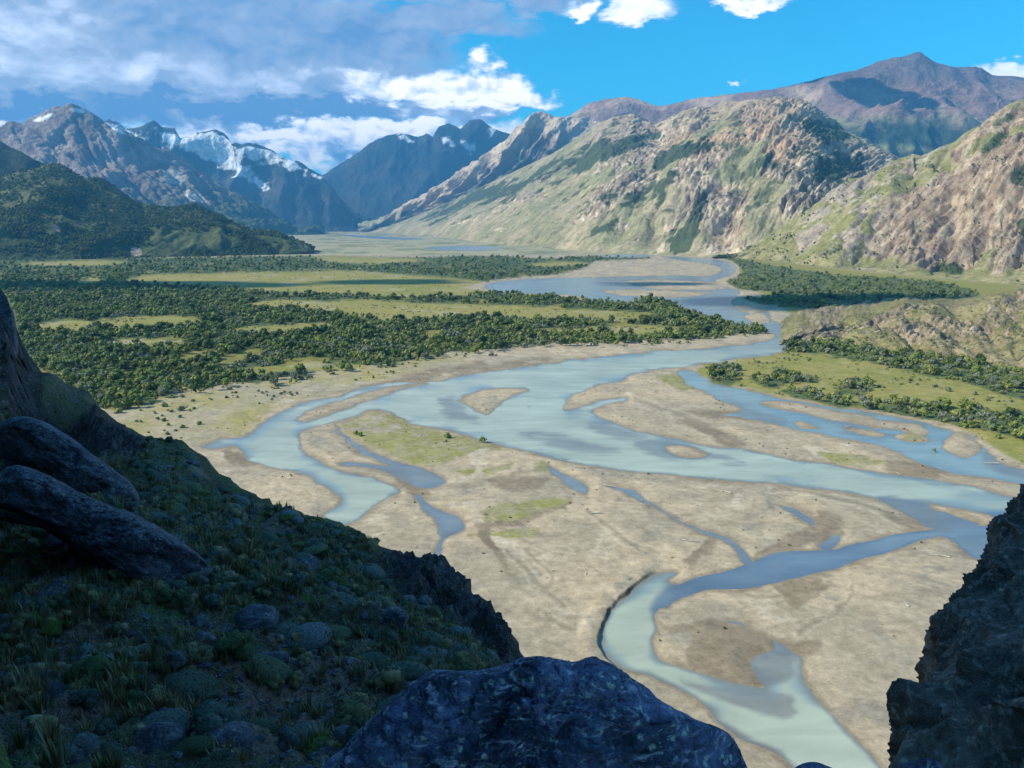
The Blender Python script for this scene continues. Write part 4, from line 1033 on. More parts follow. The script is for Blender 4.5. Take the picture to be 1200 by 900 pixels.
# ------------------------------------------------------------------ rocks from an outline, a distance and a real thickness
def outline_rock(name, outline, D, depth, mat, label, category, group=None, ns=150, nr=90, amp=.06, fq=1.0, seed=0.0, tilt=0.0, sharp=.8, kind=None, facets=9, fq_cut=(.82, .95), grow=1.0):
    o = np.array(outline, float)
    cx, cy = o[:, 0].mean(), o[:, 1].mean()
    o = (o - (cx, cy)) * grow + (cx, cy)
    o = smooth_poly(o, True, 5)
    C = PT(cx, cy, D)
    W = PT(o[:, 0], o[:, 1], D)                       # outline on a plane at distance D
    rel = W - C; ang = np.arctan2(rel[:, 2], rel[:, 0]); rad = np.hypot(rel[:, 0], rel[:, 2])
    k = np.argsort(ang); ang, rad = ang[k], rad[k]
    th = np.linspace(-math.pi, math.pi, ns, endpoint=False)
    R = np.interp(th, np.concatenate([ang - 2 * math.pi, ang, ang + 2 * math.pi]), np.tile(rad, 3))
    ph = np.linspace(-math.pi / 2, math.pi / 2, nr)
    TH, PH = np.meshgrid(th, ph); RR = R[None, :] + 0 * TH
    cs = np.cos(PH) ** sharp
    rd = (C - np.array([0, 0, H])) / np.linalg.norm(C - np.array([0, 0, H]))
    Pk = np.stack([RR * np.cos(TH) * cs, 0 * RR, RR * np.sin(TH) * cs], -1) + rd * (depth * np.sin(PH))[..., None]
    s = float(rad.mean())
    q = Pk / s * fq + seed
    rp = np.random.default_rng(int(seed * 100))
    for _ in range(facets):                            # broken faces
        a_ = rp.normal(size=3); a_ *= (.7, 1, .7); a_[1] = -abs(a_[1]) - .45; a_ /= np.linalg.norm(a_)
        dt = Pk @ a_; lim = np.quantile(dt, rp.uniform(*fq_cut))
        Pk = Pk - np.maximum(dt - lim, 0)[..., None] * a_ * .93
    nn = Pk / np.maximum(np.linalg.norm(Pk, axis=-1, keepdims=True), 1e-6)
    face = 0.12 + 0.88 * (1 - np.cos(PH) ** 3)
    d = (.4 - ridged(q[..., 0] * 1.3, q[..., 1] * 1.3, q[..., 2] * 1.9, 6, .6)) * 2.0 * amp * face + fbm(q[..., 0] * 3.2, q[..., 1] * 3.2, q[..., 2] * 4.2, 6, .6) * amp * .6 * (.4 + .6 * face)
    cell = fbm(q[..., 0] * 1.0, q[..., 1] * 1.0, q[..., 2] * 1.0, 2); d = d + np.round(cell * 3) / 3 * amp * .6 * face
    Pk = Pk + nn * (d * s)[..., None]
    i = np.arange(nr * ns).reshape(nr, ns)
    f = np.stack([i[:-1], np.roll(i[:-1], -1, 1), np.roll(i[1:], -1, 1), i[1:]], -1).reshape(-1, 4)
    me = mesh_np(name, Pk, f, mat)
    ob = link(me, name, loc=tuple(C), label=label)
    if category: ob['category'] = category
    if kind: ob['kind'] = kind
    if group: ob['group'] = group
    return ob


outline_rock('boulder', [(325, 1000), (350, 935), (385, 895), (425, 855), (465, 818), (488, 800), (512, 788), (545, 788), (570, 786), (600, 778), (630, 772), (652, 775), (668, 780), (690, 774), (714, 780), (748, 802), (775, 822), (812, 842), (840, 852), (866, 870), (884, 900), (900, 1000), (720, 1060), (500, 1060)],
             5.4, 0.8, M_ROCKB, 'large blue-grey lichened boulder in the bottom centre foreground', 'boulder', ns=400, nr=240, amp=.10, fq=1.7, seed=2.3, facets=5, fq_cut=(.92, .98))
outline_rock('boulder', [(8, 515), (14, 500), (40, 496), (75, 512), (110, 538), (140, 560), (155, 580), (152, 598), (135, 603), (100, 592), (60, 572), (20, 552)],
             33, 2.2, M_ROCKS, 'long rounded boulder lying uppermost on the shaded left slope', 'boulder', 'boulders on the shaded slope', amp=.11, seed=5.1, grow=1.12, facets=4, fq_cut=(.90, .97))
outline_rock('boulder', [(-60, 560), (0, 566), (30, 557), (70, 570), (110, 592), (150, 606), (190, 628), (220, 650), (243, 678), (238, 700), (205, 708), (160, 695), (130, 668), (95, 645), (60, 620), (20, 602), (-60, 600)],
             23.5, 2.4, M_ROCKS, 'longest grey boulder, below the rounded one on the left slope', 'boulder', 'boulders on the shaded slope', ns=260, nr=140, amp=.12, seed=8.4, grow=1.14, facets=4, fq_cut=(.92, .98))
outline_rock('boulder', [(1050, 905), (1062, 894), (1085, 889), (1105, 893), (1112, 905), (1090, 925), (1060, 922)], 6.0, .12, M_ROCKB, 'small vivid blue rock at the foot of the right cliff', 'rock', ns=60, nr=36, amp=.05, seed=1.7)
outline_rock('boulder', [(925, 906), (940, 895), (955, 893), (968, 897), (980, 905), (960, 925), (935, 922)], 5.2, .1, M_ROCKB, 'tiny dark rock top beside the big boulder at the lower edge', 'rock', ns=60, nr=36, amp=.05, seed=3.7)
outline_rock('crag', [(-60, 345), (-20, 330), (-4, 334), (8, 352), (16, 368), (19, 388), (21, 410), (12, 432), (-15, 445), (-60, 440)], 58.5, 2.2, M_ROCKS, 'upright crag on the skyline at the left edge', 'crag', ns=120, nr=70, amp=.07, seed=6.6)

# right cliff, seen edge on
CE = [(1265, 545), (1222, 566), (1204, 580), (1186, 597), (1171, 617), (1154, 644), (1140, 664), (1121, 692), (1108, 708), (1096, 730), (1088, 745), (1086, 770), (1080, 800), (1068, 825), (1078, 850), (1074, 870), (1072, 900), (1068, 940), (1058, 1010), (1030, 1150)]
ce = np.array(CE, float); tt = np.linspace(0, 1, len(ce)); nu = 300
us = np.linspace(0, 1, nu); ex = np.interp(us, tt, ce[:, 0]); ey = np.interp(us, tt, ce[:, 1]); eD = np.interp(us, [0, .35, .7, 1], [15, 12.5, 9.5, 7])
rowsC = [PT(ex + 130, ey + 30, eD + 9), PT(ex + 25, ey + 10, eD + 3.5), PT(ex, ey, eD), PT(ex + 22, ey + 2, eD - .9), PT(ex + 90, ey + 5, eD - 1.9), PT(ex + 200, ey, eD - 3.0), PT(ex + 420, ey, eD - 4.0)]
tvC = [0, .18, .27, .34, .55, .8, 1.0]
CL = hermite_rows(np.array(rowsC), tvC, np.linspace(0, 1, 260))
x, y, z = CL[..., 0], CL[..., 1], CL[..., 2]
n = grid_normals(CL)
if np.mean(n[..., 1]) > 0: n = -n
fc = (.42 - ridged(x / 2.4 + 2, y / 2.4, z / 3.4 + x / 4, 5, .5)) * .55 + fbm(x / .7, y / .7, z / .9, 5, .55) * .10
cf = fbm(x / 1.9, y / 1.9, z / 2.2 + x / 3, 2) * 4.5
cellid = np.floor(cf) + ss(cf - np.floor(cf), .35, .65)
fc = (fc + cellid / 4.5 * .26)          # stepped joint blocks
CL = CL + n * fc[..., None]
first = CL[:, :1]; last = CL[:, -1:]        # the wall goes on upward to the right and down to the valley
CL = np.concatenate([first + np.array([40, 6, 8]), first + np.array([14, 2, 4]), CL, last + np.array([-1.5, 2, -25]), last + np.array([4, 8, -60]), last + np.array([10, 14, -106])], 1)
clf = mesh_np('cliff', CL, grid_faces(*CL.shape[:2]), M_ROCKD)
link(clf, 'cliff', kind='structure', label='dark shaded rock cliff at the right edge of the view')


# ------------------------------------------------------------------ vegetation prototypes
def ico(sub=1):
    import bmesh
    bm = bmesh.new(); bmesh.ops.create_icosphere(bm, subdivisions=sub, radius=1.0)
    v = np.array([p.co[:] for p in bm.verts]); f = np.array([[q.index for q in p.verts] for p in bm.faces]); bm.free()
    return v, f
ICO1, ICO2, ICO3 = ico(1), ico(2), ico(3)


def crown_mesh(name, mat, h, rad, base, lobes, leaves, leaf, seed, core=.72):
    """lobed crown: small dark-gapped clumps of leaves spread through its volume (triangles only)"""
    r = np.random.default_rng(seed); V_, F_ = [], []; nv = 0
    cen = []
    for i in range(lobes):
        a = r.uniform(0, 6.28); rr = rad * r.uniform(.15, .62) * (0 if i == 0 else 1)
        zc = base + (h - base) * (r.uniform(.28, .72) if i else .62)
        s = rad * r.uniform(.42, .66); cen.append((rr * math.cos(a), rr * math.sin(a), min(zc, h - s * .7), s))
    for cx, cy, cz, s in cen:
        v, f = ICO1; q = v * (1 + r.uniform(-.25, .18, (len(v), 1))) * s * core + (cx, cy, cz)
        V_.append(q); F_.append(f + nv); nv += len(q)
    for i in range(leaves):
        cx, cy, cz, s = cen[r.integers(len(cen))]
        dv = r.normal(size=3); dv[2] = dv[2] * .8 + .25; dv /= np.linalg.norm(dv)
        c_ = np.array((cx, cy, cz)) + dv * s * r.uniform(.72, 1.12)
        if c_[2] < base * .6: continue
        t1 = np.cross(dv, r.normal(size=3)); t1 /= np.linalg.norm(t1) + 1e-9; t2 = np.cross(dv, t1) + dv * r.uniform(-.5, .5)
        l = leaf * r.uniform(.6, 1.3)
        V_.append(np.array([c_ - t1 * l - t2 * l * .6, c_ + t1 * l - t2 * l * .5, c_ + t2 * l + dv * l * .3])); F_.append(np.array([[nv, nv + 1, nv + 2]])); nv += 3
    return mesh_np(name, np.concatenate(V_), np.concatenate(F_), mat, smooth=False)


def trunk_mesh(name, h, r0, seed, mat=None):
    r = np.random.default_rng(seed); V_, F_ = [], []; nv = 0
    def tube(p0, p1, a, b, bend):
        nonlocal nv
        k = 5; segs = 3
        p0 = np.array(p0, float); p1 = np.array(p1, float)
        ringsV = []
        for s in range(segs + 1):
            t = s / segs; c_ = p0 * (1 - t) + p1 * t + np.array(bend) * math.sin(t * 3.14)
            rr = a * (1 - t) + b * t
            for j in range(k):
                an = j * 6.283 / k; ringsV.append(c_ + np.array([math.cos(an) * rr, math.sin(an) * rr, 0]))
        V_.append(np.array(ringsV))
        for s in range(segs):
            for j in range(k): F_.append([nv + s * k + j, nv + s * k + (j + 1) % k, nv + (s + 1) * k + (j + 1) % k, nv + (s + 1) * k + j])
        nv += (segs + 1) * k
    tube((0, 0, -.3), (r.uniform(-.2, .2), r.uniform(-.2, .2), h * .8), r0, r0 * .3, (r.uniform(-.15, .15), r.uniform(-.15, .15), 0))
    for i in range(4):
        a = r.uniform(0, 6.28); zz = h * r.uniform(.25, .5); L = h * r.uniform(.25, .36)
        tube((0, 0, zz), (math.cos(a) * L, math.sin(a) * L, zz + L * .8), r0 * .5, r0 * .12, (0, 0, -.1))
    return mesh_np(name, np.concatenate(V_), np.array(F_), mat or M_BARK)


CROWNS = [crown_mesh('tree_crown', M_LEAF, 7.0, 3.1, 1.2, 6, 230, .55, 1), crown_mesh('tree_crown', M_LEAF, 8.2, 2.8, 1.6, 6, 230, .52, 2), crown_mesh('tree_crown', M_LEAF, 6.0, 3.3, .8, 7, 230, .55, 3),
          crown_mesh('tree_crown', M_LEAFG, 5.6, 3.0, .8, 6, 230, .5, 4, .6), crown_mesh('tree_crown', M_LEAF, 6.6, 2.5, 1.0, 5, 200, .5, 5)]
TRUNKS = [trunk_mesh('tree_trunk', 5.5, .22, 21), trunk_mesh('tree_trunk', 6.5, .24, 22), trunk_mesh('tree_trunk', 4.8, .2, 23), trunk_mesh('tree_trunk', 4.5, .18, 24), trunk_mesh('tree_trunk', 5.0, .18, 25)]
BUSHES = [crown_mesh('bush', M_LEAF, 2.2, 1.5, .0, 5, 170, .3, 31), crown_mesh('bush', M_LEAFG, 1.8, 1.5, .0, 5, 170, .28, 32)]
FAR = [crown_mesh('wood_tree', M_LEAF, 7.0, 3.4, .3, 4, 70, .85, 41), crown_mesh('wood_tree', M_LEAF, 6.0, 3.8, .3, 5, 80, .85, 42), crown_mesh('wood_tree', M_LEAFG, 5.4, 3.4, .2, 4, 70, .8, 43), crown_mesh('wood_tree', M_LEAF, 8.4, 3.0, .6, 4, 70, .8, 44)]
def merge(name, parts, mat):
    V_ = []; F_ = []; nv = 0
    for me, (dx, dy), s_ in parts:
        n_v = len(me.vertices); a = np.empty(n_v * 3, np.float32); me.vertices.foreach_get('co', a); a = a.reshape(-1, 3) * s_ + (dx, dy, 0)
        f = np.empty(len(me.polygons) * 3, np.int32); me.loops.foreach_get('vertex_index', f); V_.append(a); F_.append(f.reshape(-1, 3) + nv); nv += n_v
    return mesh_np(name, np.concatenate(V_), np.concatenate(F_), mat, smooth=False)
FAR.append(merge('thicket', [(FAR[1], (0, 0), .55), (FAR[1], (3.6, 1.2), .42), (FAR[0], (-2.6, 2.0), .7), (FAR[1], (1.0, -3.2), .36), (FAR[2], (-4.2, -1.4), .45)], M_LEAF))
FAR.append(merge('thicket', [(FAR[2], (0, 0), .6), (FAR[2], (3.0, 2.2), .4), (FAR[1], (-3.4, .6), .4), (FAR[2], (.6, -2.8), .5)], M_LEAFG))
FAR.append(crown_mesh('wood_tree', M_LEAFD, 9.0, 3.9, .4, 6, 90, .9, 45))
FARD = [crown_mesh('hill_tree', M_LEAFD, 9, 4.6, .3, 4, 50, 1.3, 51), crown_mesh('hill_tree', M_LEAFD, 7.5, 5.2, .3, 4, 50, 1.3, 52)]


def instance_stuff(name, pts, scale, rot, variant, protos, label, tilt=None):
    """one 'stuff' object: points that carry low foliage meshes through geometry nodes"""
    me = bpy.data.meshes.new(name)
    me.vertices.add(len(pts)); me.vertices.foreach_set('co', np.asarray(pts, np.float32).ravel())
    for nm, arr, ty in (('size', scale, 'FLOAT'), ('turn', rot, 'FLOAT')):
        a = me.attributes.new(nm, ty, 'POINT'); a.data.foreach_set('value', np.asarray(arr, np.float32))
    a = me.attributes.new('variant', 'INT', 'POINT'); a.data.foreach_set('value', np.asarray(variant, np.int32))
    ob = link(me, name, kind='stuff', label=label)
    ng = bpy.data.node_groups.new(name + '_scatter', 'GeometryNodeTree')
    ng.interface.new_socket('Geometry', in_out='INPUT', socket_type='NodeSocketGeometry')
    ng.interface.new_socket('Geometry', in_out='OUTPUT', socket_type='NodeSocketGeometry')
    N = ng.nodes; L = ng.links
    gi = N.new('NodeGroupInput'); go = N.new('NodeGroupOutput')
    gg = N.new('GeometryNodeGeometryToInstance')
    for i, pm in enumerate(protos):
        po = bpy.data.objects.new(pm.name, pm)          # prototype, not linked to the scene
        oi = N.new('GeometryNodeObjectInfo'); oi.inputs['Object'].default_value = po; oi.inputs['As Instance'].default_value = True
        ip = N.new('GeometryNodeInstanceOnPoints')
        na = N.new('GeometryNodeInputNamedAttribute'); na.data_type = 'INT'; na.inputs['Name'].default_value = 'variant'
        cmpn = N.new('FunctionNodeCompare'); cmpn.data_type = 'INT'; cmpn.operation = 'EQUAL'
        L.new(na.outputs['Attribute'], cmpn.inputs[2]); cmpn.inputs[3].default_value = i
        L.new(cmpn.outputs[0], ip.inputs['Selection'])
        L.new(gi.outputs[0], ip.inputs['Points']); L.new(oi.outputs['Geometry'], ip.inputs['Instance'])
        nr2 = N.new('GeometryNodeInputNamedAttribute'); nr2.data_type = 'FLOAT'; nr2.inputs['Name'].default_value = 'turn'
        cx = N.new('ShaderNodeCombineXYZ'); L.new(nr2.outputs['Attribute'], cx.inputs[2])
        L.new(cx.outputs[0], ip.inputs['Rotation'])
        nsz = N.new('GeometryNodeInputNamedAttribute'); nsz.data_type = 'FLOAT'; nsz.inputs['Name'].default_value = 'size'
        L.new(nsz.outputs['Attribute'], ip.inputs['Scale'])
        if i == 0: jn = N.new('GeometryNodeJoinGeometry')
        L.new(ip.outputs[0], jn.inputs[0])
    L.new(jn.outputs[0], go.inputs[0])
    md = ob.modifiers.new('scatter', 'NODES'); md.node_group = ng
    return ob


# ------------------------------------------------------------------ valley woods
def cand(n, x0, x1, y0, y1, seed, cap=.36, space=4.6):
    """random ground points whose density follows real tree spacing, capped far away"""
    r = np.random.default_rng(seed)
    X_ = r.uniform(x0, x1, n).astype(np.float32); Y_ = r.uniform(y0, y1, n).astype(np.float32)
    D = GD(X_, Y_)
    dens = np.minimum((D / FPX) * (D * D / (H * FPX)) / space ** 2, cap)
    keep = r.uniform(0, cap, n) < dens
    return X_[keep], Y_[keep], D[keep], r

X_, Y_, D, r = cand(108000, -420, 920, 301, 500, 3, .50)
P0 = PT(X_, Y_, D)
jn = fbm(P0[:, 0] / 30, P0[:, 1] / 30, 1, 3) * np.clip(900 / D, .2, 1) * 5
inside = sdf(FOREST_L, X_ + jn, Y_ + jn * .5, 20); clr = poly_any(CLEAR_L, X_ + jn, Y_ + jn * .4)
gap = fbm(P0[:, 0] / 55, P0[:, 1] / 110, 5, 3) + .35 * fbm(P0[:, 0] / 16, P0[:, 1] / 24, 7, 2)
k = (r.uniform(0, 1, len(X_)) < np.where(Y_ > 395, ss(inside, -9, 5) ** 1.5, inside > 0)) & (r.uniform(0, 1, len(X_)) > ss(clr, -3, .5)) & (gap > -.44) & (water_sd(X_, Y_) < -.7)
XL, YL, DL = X_[k], Y_[k], D[k]
X_, Y_, D, r = cand(44000, 810, 1330, 299, 560, 4, .62, 3.6)
P0 = PT(X_, Y_, D); jn = fbm(P0[:, 0] / 20, P0[:, 1] / 20, 1, 3) * 3
fr2 = np.maximum(poly_any([FOREST_R, BELT1] + CLUMPS, X_ + jn, Y_ + jn * .5), sdf(BELT2, X_ + jn, Y_ + jn, 20))
k = (fr2 > 0) & (water_sd(X_, Y_) < -.7) & (fbm(P0[:, 0] / 14, P0[:, 1] / 22, 5, 2) > -.36)
XR, YR, DR = X_[k], Y_[k], D[k]
# scattered scrub over the clearings and banks
X_, Y_, D, r = cand(30000, 60, 1330, 312, 560, 5, .06, 13)
P0 = PT(X_, Y_, D); bnk = np.maximum(np.maximum(poly_any(CLEAR_L, X_, Y_), sdf(BANK_L, X_, Y_, 20)), sdf(MEADOW_R, X_, Y_, 20))
k = (bnk > 0) & (fbm(P0[:, 0] / 40, P0[:, 1] / 60, 5, 3) > .05) & (water_sd(X_, Y_) < -1.5)
XS, YS, DS = X_[k], Y_[k], D[k]

ax = np.concatenate([XL, XR]); ay = np.concatenate([YL, YR]); aD = np.concatenate([DL, DR]); side_r = np.concatenate([np.zeros(len(XL)), np.ones(len(XR))])
hidden_fg = ay > np.interp(ax, [c_[0] for c_ in CR], [c_[1] for c_ in CR], left=330, right=2000) + 4
ok = ~hidden_fg; ax, ay, aD, side_r = ax[ok], ay[ok], aD[ok], side_r[ok]
AP = PT(ax, ay, aD); AP[:, 2] = .7
rr = np.random.default_rng(77)
asz = (.38 + .75 * rr.uniform(0, 1, len(ax)) ** 1.6) * (1.1 + .35 * fbm(AP[:, 0] / 45, AP[:, 1] / 60, 4, 3)) * np.interp(aD, [0, 1500, 3000], [1, 1.0, 1.15])
asz[side_r > 0] *= .92
arot = rr.uniform(0, 6.28, len(ax))
greyn = fbm(AP[:, 0] / 60, AP[:, 1] / 90, 8, 3)
grey = rr.uniform(0, 1, len(ax)) < np.where(side_r > 0, .42, .10 + .45 * (greyn > .15))
inv_ = (ax > -5) & (ax < 1205) & (ay < 560)
order = np.argsort(-(asz / aD) * inv_)
near = order[:262]; rest = np.setdiff1d(np.arange(len(ax)), near)
tonen = fbm(AP[:, 0] / 35, AP[:, 1] / 50, 18, 3)
var = np.where(grey, rr.choice([2, 5], len(ax)), np.where(tonen > .12, rr.choice([6, 6, 3], len(ax)), rr.choice([0, 1, 4, 4, 3], len(ax))))
instance_stuff('woodland', AP[rest], asz[rest], arot[rest], var[rest], FAR, 'beech and scrub woodland covering the valley floor')
SPp = PT(XS, YS, DS); SPp[:, 2] = .6
hs = YS > np.interp(XS, [c_[0] for c_ in CR], [c_[1] for c_ in CR], left=330, right=2000) + 4
SPp = SPp[~hs]
instance_stuff('scrub', SPp, rr.uniform(.3, 1.0, len(SPp)), rr.uniform(0, 6, len(SPp)), rr.integers(0, 2, len(SPp)), BUSHES, 'low scrub dotted over the clearings and banks')


def put_tree(i_mesh, loc, s, rot, label, group=None, category='tree', name='beech_tree'):
    root = bpy.data.objects.new(name, None); COL.objects.link(root)
    root.empty_display_size = .5
    root.location = loc; root.rotation_euler = (0, 0, rot); root.scale = (s, s, s)
    root['label'] = label; root['category'] = category
    if group: root['group'] = group
    for nm, me in (('crown', CROWNS[i_mesh]), ('trunk', TRUNKS[i_mesh])):
        o = bpy.data.objects.new(nm, me); COL.objects.link(o); o.parent = root
    return root

for i in near:
    gi_ = 3 if grey[i] else int(rr.choice([0, 1, 2, 4]))
    if side_r[i] > 0:
        if sdf(BELT1, ax[i:i+1], ay[i:i+1], 20)[0] > -2: gl, gg_ = 'tree below the low rocky ridge', 'trees below the rocky ridge'
        elif sdf(BELT2, ax[i:i+1], ay[i:i+1], 20)[0] > -4: gl, gg_ = 'tree on the right riverbank', 'trees along the right riverbank'
        else: gl, gg_ = 'tree in a right meadow clump', 'trees in clumps on the right meadow'
    else: gl, gg_ = 'tree fronting the left woodland', 'trees at the edge of the left woodland'
    tone = 'grey-leaved' if grey[i] else 'leafy green'
    sz_ = 'tall' if asz[i] > .98 else 'stunted' if asz[i] < .62 else 'middling'
    form = ('broad', 'upright', 'spreading', 'bushy', 'narrow')[gi_]
    xs_ = ax[i]
    if side_r[i] > 0: where = 'near the water end' if xs_ < 1000 else 'in its middle stretch' if xs_ < 1110 else 'toward the right edge'
    else: where = 'beside the dark slope' if xs_ < 150 else 'above the bare flat' if xs_ < 235 else 'by the sandy inlet' if xs_ < 370 else 'over the wide grey bar' if xs_ < 600 else 'toward the river point'
    put_tree(gi_, tuple(AP[i]), float(asz[i]), float(arot[i]), f'{sz_} {form} {tone} {gl} {where}'.replace('grey-leaved tree', 'grey tree').replace('leafy green tree', 'green tree'), gg_ + (', grey' if grey[i] else ', green'))

# lone bushes one can point at
LONE = [(565, 519, 1.0, 0, 'round dark green bush at the right tip of the grassy river bar'), (525, 514, .95, 0, 'round green bush in the middle of the grassy river bar edge'), (523, 519, .45, 0, 'tiny bush just in front of the bar\'s middle bush'),
        (423, 512, .8, 0, 'left green bush of the pair on the grassy bar'), (418, 510, .7, 0, 'smaller left neighbour of the paired bushes on the bar'), (193, 478, 1.1, 0, 'broad bush standing alone on the left bank flat'),
        (213, 483, 1.15, 1, 'tall greyish bush right of the broad one on the left flat'), (139, 486, 1.2, 0, 'bush nearest the dark slope on the left bank'), (148, 480, 1.5, 0, 'large bush before the left woodland corner'),
        (190, 465, 1.1, 0, 'bush just outside the left woodland edge'), (201, 468, .9, 0, 'small upright bush before the left woodland'), (213, 467, .8, 0, 'rightmost small bush below the woodland edge'),
        (234, 499, .8, 0, 'single dark bush on the bare left flat'), (214, 503, .8, 0, 'low olive bush left of the single dark one'), (206, 507, .4, 1, 'tiny grey bush near the low olive one'),
        (1095, 455, .95, 1, 'round bush alone in the middle of the right meadow'), (1112, 460, 1.2, 1, 'grey bushy shrub right of the meadow\'s middle bush'), (1143, 464, .9, 1, 'grey shrub on the right half of the meadow'),
        (1158, 471, .8, 0, 'dark bush near the right meadow\'s lower edge'), (1125, 446, .8, 0, 'green bush close in front of the ridge belt'), (1067, 448, .9, 1, 'sprawling shrub on the left of the meadow'), (1049, 446, .7, 1, 'faint grey shrub at the meadow\'s left'),
        (947, 424, .7, 0, 'small bush high on the pale meadow'), (868, 453, .7, 0, 'bush on the riverside edge left of the meadow'), (889, 440, .9, 0, 'pointed bush above the meadow clump'), (1103, 457, .4, 0, 'tiny bush beside the meadow\'s middle bush'),
        (1095, 545 - 15, .5, 0, 'low bush on the gravel near the side channel'), (1170, 515, 1.0, 0, 'bush below the riverside belt at the far right')]
for px_, py_, s, v_, lab in LONE:
    D_ = float(GD(px_, py_)); p = PT(px_, py_, D_); p[2] = .5
    o = link(BUSHES[v_], 'bush', loc=tuple(p), label=lab, category='bush'); k_ = s * 1.5
    o.scale = (k_, k_, k_); o.rotation_euler = (0, 0, px_)

# wooded hillside trees, scrub on the near ridge and right valley side
def on_surface(G_, V, n, seed, test=None, vmax=1.0):
    r = np.random.default_rng(seed); nr, nc = G_.shape[:2]
    i = r.integers(2, int(np.searchsorted(V[:, 0], vmax)) - 2, n); j = r.integers(1, nc - 2, n)
    a, b = r.uniform(0, 1, (2, n, 1))
    p = G_[i, j] * (1 - a) * (1 - b) + G_[i + 1, j] * a * (1 - b) + G_[i, j + 1] * (1 - a) * b + G_[i + 1, j + 1] * a * b
    return p, i, j, r
p, i, j, r = on_surface(HILL, HILLV, 26000, 61)
px_, py_ = proj(p)
k = (px_ > -120) & (fbm(p[:, 0] / 160, p[:, 1] / 160, p[:, 2] / 100, 3) - (262 - py_) / 60 * .4 < r.uniform(-.25, .45, len(p)))
p = p[k]; instance_stuff('hillside_woodland', p, r.uniform(.7, 1.5, len(p)), r.uniform(0, 6, len(p)), r.integers(0, 2, len(p)), FARD, 'dark woodland over the left hill')
p, i, j, r = on_surface(RIDGE, RIDGEV, 4200, 62)
k = fbm(p[:, 0] / 25, p[:, 1] / 25, p[:, 2] / 25, 3) > .12
p = p[k]; instance_stuff('ridge_scrub', p, r.uniform(.25, .9, len(p)), r.uniform(0, 6, len(p)), r.integers(0, 2, len(p)), BUSHES, 'scattered scrub on the low rocky ridge')
p, i, j, r = on_surface(FSIDE, FSV, 9000, 63, vmax=.95)
px_, py_ = proj(p)
veg = poly_any(VEGF, px_.astype(np.float32), py_.astype(np.float32))
k = (veg > -1) | ((fbm(p[:, 0] / 60, p[:, 1] / 60, p[:, 2] / 60, 3) > .28) & (r.uniform(0, 1, len(p)) < .5))
p = p[k]; instance_stuff('mountainside_scrub', p, r.uniform(.35, .9, len(p)), r.uniform(0, 6, len(p)), r.integers(0, 2, len(p)), FARD, 'dark scrub on the near right valley side')

# ------------------------------------------------------------------ driftwood on the bars
def log_mesh(L, r0, seed):
    r = np.random.default_rng(seed); k = 6; V_ = []; F_ = []
    for s in range(7):
        t = s / 6; rr_ = r0 * (1 - .6 * t)
        for j_ in range(k):
            a = j_ * 6.283 / k; V_.append(((t - .5) * L, .12 * L * math.sin(t * 3 + seed) * .6 + math.cos(a) * rr_, rr_ + math.sin(a) * rr_))
    for s in range(6):
        for j_ in range(k): F_.append([s * k + j_, s * k + (j_ + 1) % k, (s + 1) * k + (j_ + 1) % k, (s + 1) * k + j_])
    nb = len(V_)
    for br in range(3):
        b0 = np.array([L * r.uniform(-.3, .35), 0, r0 * 1.2]); dv = np.array([r.uniform(-.5, .5), r.choice([-1, 1]) * .8, .5]) * L * .22
        for c_, q in ((b0, r0 * .4), (b0 + dv, r0 * .1)):
            for j_ in range(4):
                a = j_ * 1.5708; V_.append(tuple(c_ + np.array([math.cos(a) * q, 0, math.sin(a) * q])))
        for j_ in range(4): F_.append([nb + j_, nb + (j_ + 1) % 4, nb + 4 + (j_ + 1) % 4, nb + 4 + j_])
        nb += 8
    return mesh_np('driftwood', V_, F_, M_WOOD)
LOGS = [log_mesh(5.5, .28, 1), log_mesh(3.6, .2, 2), log_mesh(7.0, .3, 3)]
for k_, (px_, py_, s, lab) in enumerate([(700, 604, 1, 'bleached driftwood branch on the sand beyond the small pond'), (751, 588, .9, 'pale driftwood log on the sand above the creek'), (847, 578, 1.1, 'pale log lying close to the main channel\'s lower bank'),
        (730, 682, .9, 'driftwood snag on the sand left of the dark cut bank'), (687, 675, .8, 'driftwood left of the snag by the cut bank'), (714, 571, .8, 'short log near the main channel above the creek'), (663, 541, .8, 'small log at the water\'s edge near the pond'),
        (1060, 710, 1.5, 'dark stranded branch on the sand by the right cliff'), (1100, 654, 1.0, 'small snag near the lower channel\'s right end'), (993, 502, 1.2, 'pale log stranded among the side channels'), (1053, 575 - 18, .9, 'driftwood on the bar between the two right channels'),
        (810, 636, 1.0, 'log lying across the sand hollow by the creek'), (620, 478, .7, 'snag sticking out of the main channel'), (840, 562, .8, 'short log by the lower bank of the main channel'), (1160, 545, 1.2, 'driftwood on the last gravel bar at the right')]):
    D_ = float(GD(px_, py_)); p = PT(px_, py_, D_); p[2] = .75
    o = link(LOGS[k_ % 3], 'driftwood', loc=tuple(p), label=lab, category='driftwood'); o.scale = (s, s, s); o.rotation_euler = (0, 0, k_ * 1.1 + .3)
